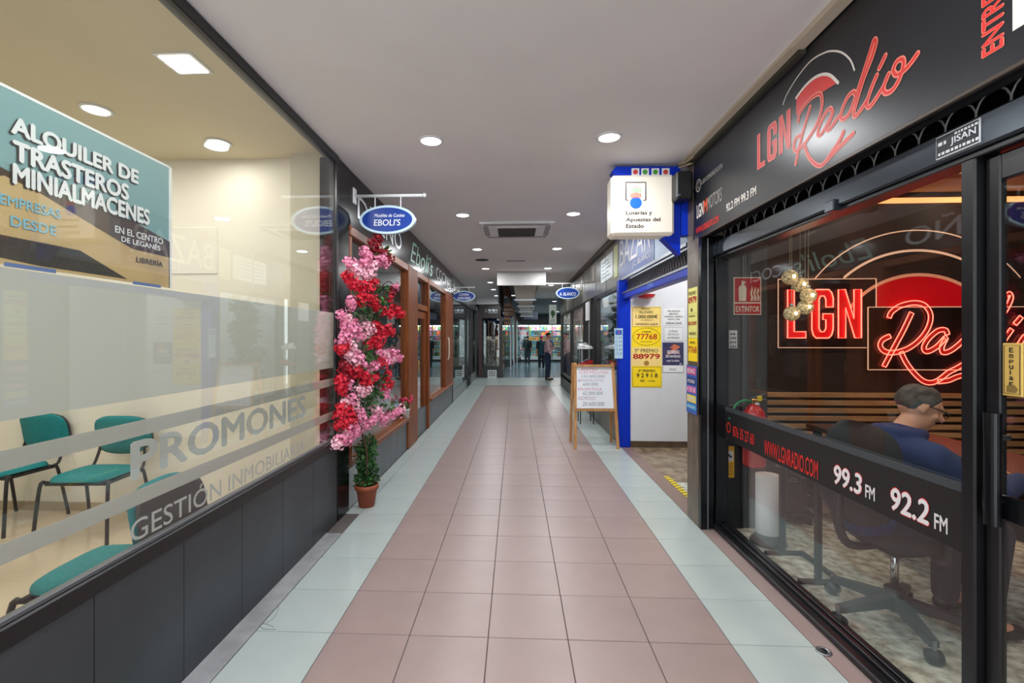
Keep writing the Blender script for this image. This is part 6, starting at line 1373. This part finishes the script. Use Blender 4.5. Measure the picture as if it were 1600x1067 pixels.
def hand_geo(mb, w, d, side, nrm, s=1.0):
    """palm and five curled fingers from wrist w along d"""
    d = Vector(d).normalized(); n = Vector(nrm); n = (n-d*n.dot(d)).normalized(); a = d.cross(n)*side
    pal = w+d*.085*s
    for k in range(4): cone(mb, w+a*(k-1.5)*.010*s, .016*s, pal+a*(k-1.5)*.019*s, .0125*s, 8)
    for k, l in enumerate((.068, .078, .072, .056)):
        q0 = pal+a*(k-1.5)*.019*s; q1 = q0+(d*.8+n*.45).normalized()*l*.5*s; q2 = q1+(d*.25+n*.95).normalized()*l*.5*s
        cone(mb, q0, .0095*s, q1, .009*s, 8); cone(mb, q1, .009*s, q2, .0075*s, 8)
    t0 = w+d*.03*s-a*.022*s; t1 = t0+(d*.7-a*.6+n*.3).normalized()*.035*s; t2 = t1+(d*.9+n*.4).normalized()*.03*s
    cone(mb, t0, .012*s, t1, .0105*s, 8); cone(mb, t1, .0105*s, t2, .0085*s, 8)
def person(label, base, J, facing, head_up, m_top, m_leg, m_shoe, m_hair, hair, voxel, sk=None, hood=False):
    """J: joint name -> world position"""
    J = {k: Vector(v) for k, v in J.items()}; t = thing('person', label, 'person', base)
    b = MB(); P, R = head_geo(b, J['head'], facing, head_up)
    cone(b, J['neck'], .056, J['head']+Vector((0, 0, -.03)), .054); cone(b, J['pelvis'], .13, J['chest'], .135); cone(b, J['chest'], .12, J['neck'], .06)
    for s in 'LR':
        cone(b, J['chest'].lerp(J['sh'+s], .5)+Vector((0, 0, .02)), .07, J['sh'+s], .058); cone(b, J['sh'+s], .055, J['el'+s], .043); cone(b, J['el'+s], .042, J['wr'+s], .029)
        hand_geo(b, J['wr'+s], J['wr'+s]-J['el'+s], 1 if s == 'L' else -1, J.get('nrm', Vector((0, 0, -1))))
        cone(b, J['pelvis'].lerp(J['hip'+s], .7), .10, J['hip'+s], .092); cone(b, J['hip'+s], .09, J['kn'+s], .06); cone(b, J['kn'+s], .06, J['an'+s], .04); cone(b, J['an'+s], .04, J['to'+s], .03)
    body = fuse(b, 'body', sk or m_skin, t, voxel)
    c = MB()
    cone(c, J['pelvis']+Vector((0, 0, .02)), .158, J['chest'], .168, 18); cone(c, J['chest'], .15, J['neck']+Vector((0, 0, -.03)), .085, 18); 
    for s in 'LR':
        cone(c, J['chest'].lerp(J['sh'+s], .4)+Vector((0, 0, .03)), .095, J['sh'+s], .078); cone(c, J['sh'+s], .075, J['el'+s], .062); cone(c, J['el'+s], .06, J['el'+s].lerp(J['wr'+s], .93 if hood else .2), .044)
    if hood:
        f = Vector(facing); f.z = 0; f.normalize()
        for k in range(9):
            a = -2.2+4.4*k/8; q = J['neck']+Vector((0, 0, .0))+(Matrix.Rotation(a, 3, 'Z') @ -f)*.085
            if k: cone(c, pq, .034, q, .034, 10)
            pq = q
        cone(c, J['neck']-f*.10+Vector((0, 0, -.02)), .06, J['neck']-f*.12+Vector((0, 0, -.10)), .05)
    fuse(c, 'hoodie' if hood else 'shirt', m_top, t, voxel)
    g = MB(); cone(g, J['pelvis']+Vector((0, 0, .02)), .146, J['pelvis'], .146)
    for s in 'LR':
        cone(g, J['pelvis'].lerp(J['hip'+s], .6), .118, J['hip'+s], .108); cone(g, J['hip'+s], .106, J['kn'+s], .076); cone(g, J['kn'+s], .076, J['an'+s]+Vector((0, 0, .02)), .06)
    fuse(g, 'trousers', m_leg, t, voxel)
    for s in 'LR':
        k = MB(); a_, b_ = J['an'+s], J['to'+s]; z0 = min(a_.z, b_.z); d = (b_-a_); d.z = 0; d.normalize()
        cone(k, a_+Vector((0, 0, -.035))-d*.02, .042, b_+Vector((0, 0, .005)), .036); cone(k, a_, .042, a_+Vector((0, 0, -.03)), .044)
        fuse(k, 'shoe', m_shoe, t, max(voxel, .008))
    if hair:
        h = MB(); C = P(0, -.012, .025)
        n, mm = 20, 12
        for i in range(mm+1):
            th = .36+(PI*.72-.36)*i/mm
            for q in range(n):
                ph = 2*PI*q/n; y = math.cos(ph)
                lim = (1.0 if y < -.3 else .92) if y < .0 else (.92-.48*y)
                tt = th*lim
                e = .007*(1-(i/mm)**5)-.004*(i/mm)**5-(.004 if i == 0 else 0)+.0015*math.sin(ph*7+i); h.v.append(C+R @ Vector(((.0754+e)*math.sin(tt)*math.sin(ph), (.0951+e)*math.sin(tt)*math.cos(ph), (.0886+e)*math.cos(tt))))
        for i in range(mm):
            for q in range(n): h.f.append((i*n+q, i*n+(q+1) % n, (i+1)*n+(q+1) % n, (i+1)*n+q))
        build(h, 'hair', m_hair, t, True)
    return t, P, R, J
m_navy = mat('navy_fleece', (36, 50, 92), .9, var=.12, scale=14, bump=.1); m_jean = mat('dark_jeans', (34, 38, 50), .85, var=.1, scale=20)
m_hairg = mat('hair_grey_dark', (52, 46, 44), .8, rgb2=(92, 82, 76), scale=26, bump=.3); m_shoe_d = mat('shoe_black', (24, 24, 26), .5)
# seated man: faces +X, leaning over the desk, head turned down and towards the door
hx, hy, hz_ = 2.105, 2.52, 1.138
bx_, by_ = 1.92, 2.54
J = dict(head=(hx, hy, hz_), neck=(hx-.075, hy+.01, 1.01), chest=(bx_+.06, by_, .86), pelvis=(bx_-.03, by_, .555),
         shL=(bx_+.10, by_+.19, .925), shR=(bx_+.11, by_-.19, .915), elL=(bx_+.34, by_+.25, .76), elR=(bx_+.36, by_-.23, .76), wrL=(2.53, by_+.12, .785), wrR=(2.53, by_-.10, .785),
         hipL=(bx_+.04, by_+.09, .545), hipR=(bx_+.04, by_-.09, .545), knL=(bx_+.46, by_+.12, .53), knR=(bx_+.46, by_-.12, .53), anL=(bx_+.44, by_+.12, .085), anR=(bx_+.42, by_-.12, .085), toL=(bx_+.58, by_+.13, .04), toR=(bx_+.56, by_-.13, .04))
t, P, R, J = person('seated man in a navy hoodie seen from behind at the studio desk', (bx_, by_, 0), J, (.86, -.28, -.36), (0, 0, 1), m_navy, m_jean, m_shoe_d, m_hairg, True, .0085, hood=True)
gl_ = MB()
for s in (-1, 1): gl_.tube([P(s*.078, -.0, .02), P(s*.07, .06, .018), P(s*.06, .098, .012)], .0025, 5); gl_.tube([P(s*.035+.022*math.cos(a), .102, .008+.018*math.sin(a)) for a in [2*PI*k/12 for k in range(12)]], .0022, 5, closed=True)
build(gl_, 'glasses', m_black, t)
# second person opposite, in pink
bx2_, by2_ = 3.58, 2.35
m_rose = mat('pink_knit', (206, 138, 140), .9, var=.08, scale=20); m_greyt = mat('grey_trousers', (96, 94, 98), .85)
J = dict(head=(bx2_-.12, by2_, 1.20), neck=(bx2_-.07, by2_, 1.06), chest=(bx2_-.03, by2_, .88), pelvis=(bx2_+.02, by2_, .56), shL=(bx2_-.05, by2_-.18, .96), shR=(bx2_-.05, by2_+.18, .96),
         elL=(bx2_-.30, by2_-.28, .80), elR=(bx2_-.30, by2_+.26, .80), wrL=(3.06, by2_-.20, .785), wrR=(3.06, by2_+.12, .785), hipL=(bx2_-.04, by2_-.09, .545), hipR=(bx2_-.04, by2_+.09, .545),
         knL=(bx2_-.46, by2_-.12, .52), knR=(bx2_-.46, by2_+.12, .52), anL=(bx2_-.52, by2_-.14, .085), anR=(bx2_-.52, by2_+.12, .085), toL=(bx2_-.67, by2_-.16, .04), toR=(bx2_-.67, by2_+.12, .04))
person('person in a pink jumper and white shoes sitting across the studio desk', (bx2_, by2_, 0), J, (-1, -.1, -.2), (0, 0, 1), m_rose, m_greyt, mat('shoe_white_p', (222, 222, 224), .5), mat('hair_brown', (70, 46, 34), .7, var=.2, scale=20), True, .012, hood=True)
# far people
def stander(label, px, py, h, face, tops, legs, hair, arms='phone', voxel=.018):
    p = onZ(px, py, 0); f = Vector((face[0], face[1], 0)).normalized(); r = Vector((f.y, -f.x, 0)); k = h/1.72
    def q(a, b, z): return p+r*a*k+f*b*k+Vector((0, 0, z*k))
    J = dict(head=q(0, .03, 1.60), neck=q(0, 0, 1.46), chest=q(0, 0, 1.26), pelvis=q(0, 0, .95), hipL=q(-.09, 0, .92), hipR=q(.09, 0, .92), knL=q(-.10, .02, .50), knR=q(.10, .0, .50), anL=q(-.10, 0, .09), anR=q(.10, -.03, .09), toL=q(-.11, .16, .035), toR=q(.11, .13, .035), shL=q(-.19, 0, 1.38), shR=q(.19, 0, 1.38))
    if arms == 'phone': J.update(elL=q(-.24, .05, 1.10), elR=q(.24, .05, 1.10), wrL=q(-.12, .27, 1.18), wrR=q(.12, .27, 1.18))
    else: J.update(elL=q(-.24, -.02, 1.10), elR=q(.24, -.02, 1.10), wrL=q(-.25, .06, .86), wrR=q(.25, .06, .86))
    t, P, R, J = person(label, p, J, (f.x, f.y, -.3 if arms == 'phone' else 0), (0, 0, 1), tops, legs, m_shoe_d, hair, True, voxel)
    return t, p, q
t, p, q = stander('man in a pale pink shirt and dark jeans looking at his phone', 856, 594, 1.70, (1, -.25), mat('shirt_pink', (206, 168, 176), .85), mat('jeans_blue', (38, 52, 78), .85), mat('hair_black', (40, 32, 30), .8))
bp = thing('backpack', 'blue teal backpack on the man in the pink shirt', 'backpack', q(0, -.20, 1.0))
mbp = MB(); cone(mbp, q(-.06, -.23, 1.02), .13, q(-.06, -.21, 1.30), .11); cone(mbp, q(.06, -.23, 1.02), .13, q(.06, -.21, 1.30), .11)
fuse(mbp, 'bag', mat('bag_teal', (26, 74, 92), .7, var=.2, scale=6), bp, .02); 
for s in (-1, 1): build(MB().tube(catmull([tuple(q(s*.10, -.12, 1.38)), tuple(q(s*.13, .06, 1.44)), tuple(q(s*.13, .17, 1.25)), tuple(q(s*.16, .02, 1.02)), tuple(q(s*.12, -.14, 1.0))], 5), .016, 6), 'strap', MATS['bag_teal'], bp, True)
build(MB().cbox(q(0, .33, 0).x-.04, q(0, .33, 0).x+.04, q(0, .33, 0).y-.04, q(0, .33, 0).y+.04, q(0, 0, 1.17).z, q(0, 0, 1.185).z, .003), 'phone', m_gloss_black, label='dark phone held by the man in the pink shirt', cat='phone')
stander('person in dark clothes walking by the far toy shop', 824, 570, 1.62, (.3, 1), mat('coat_black', (26, 28, 34), .85), m_jean, MATS['hair_black'], 'down', .025)
t, p2, q2 = stander('person in a black coat with a magenta hat near the toy shop', 846, 576, 1.62, (-.2, 1), MATS['coat_black'], m_jean, mat('hat_magenta', (190, 30, 96), .8), 'down', .025)
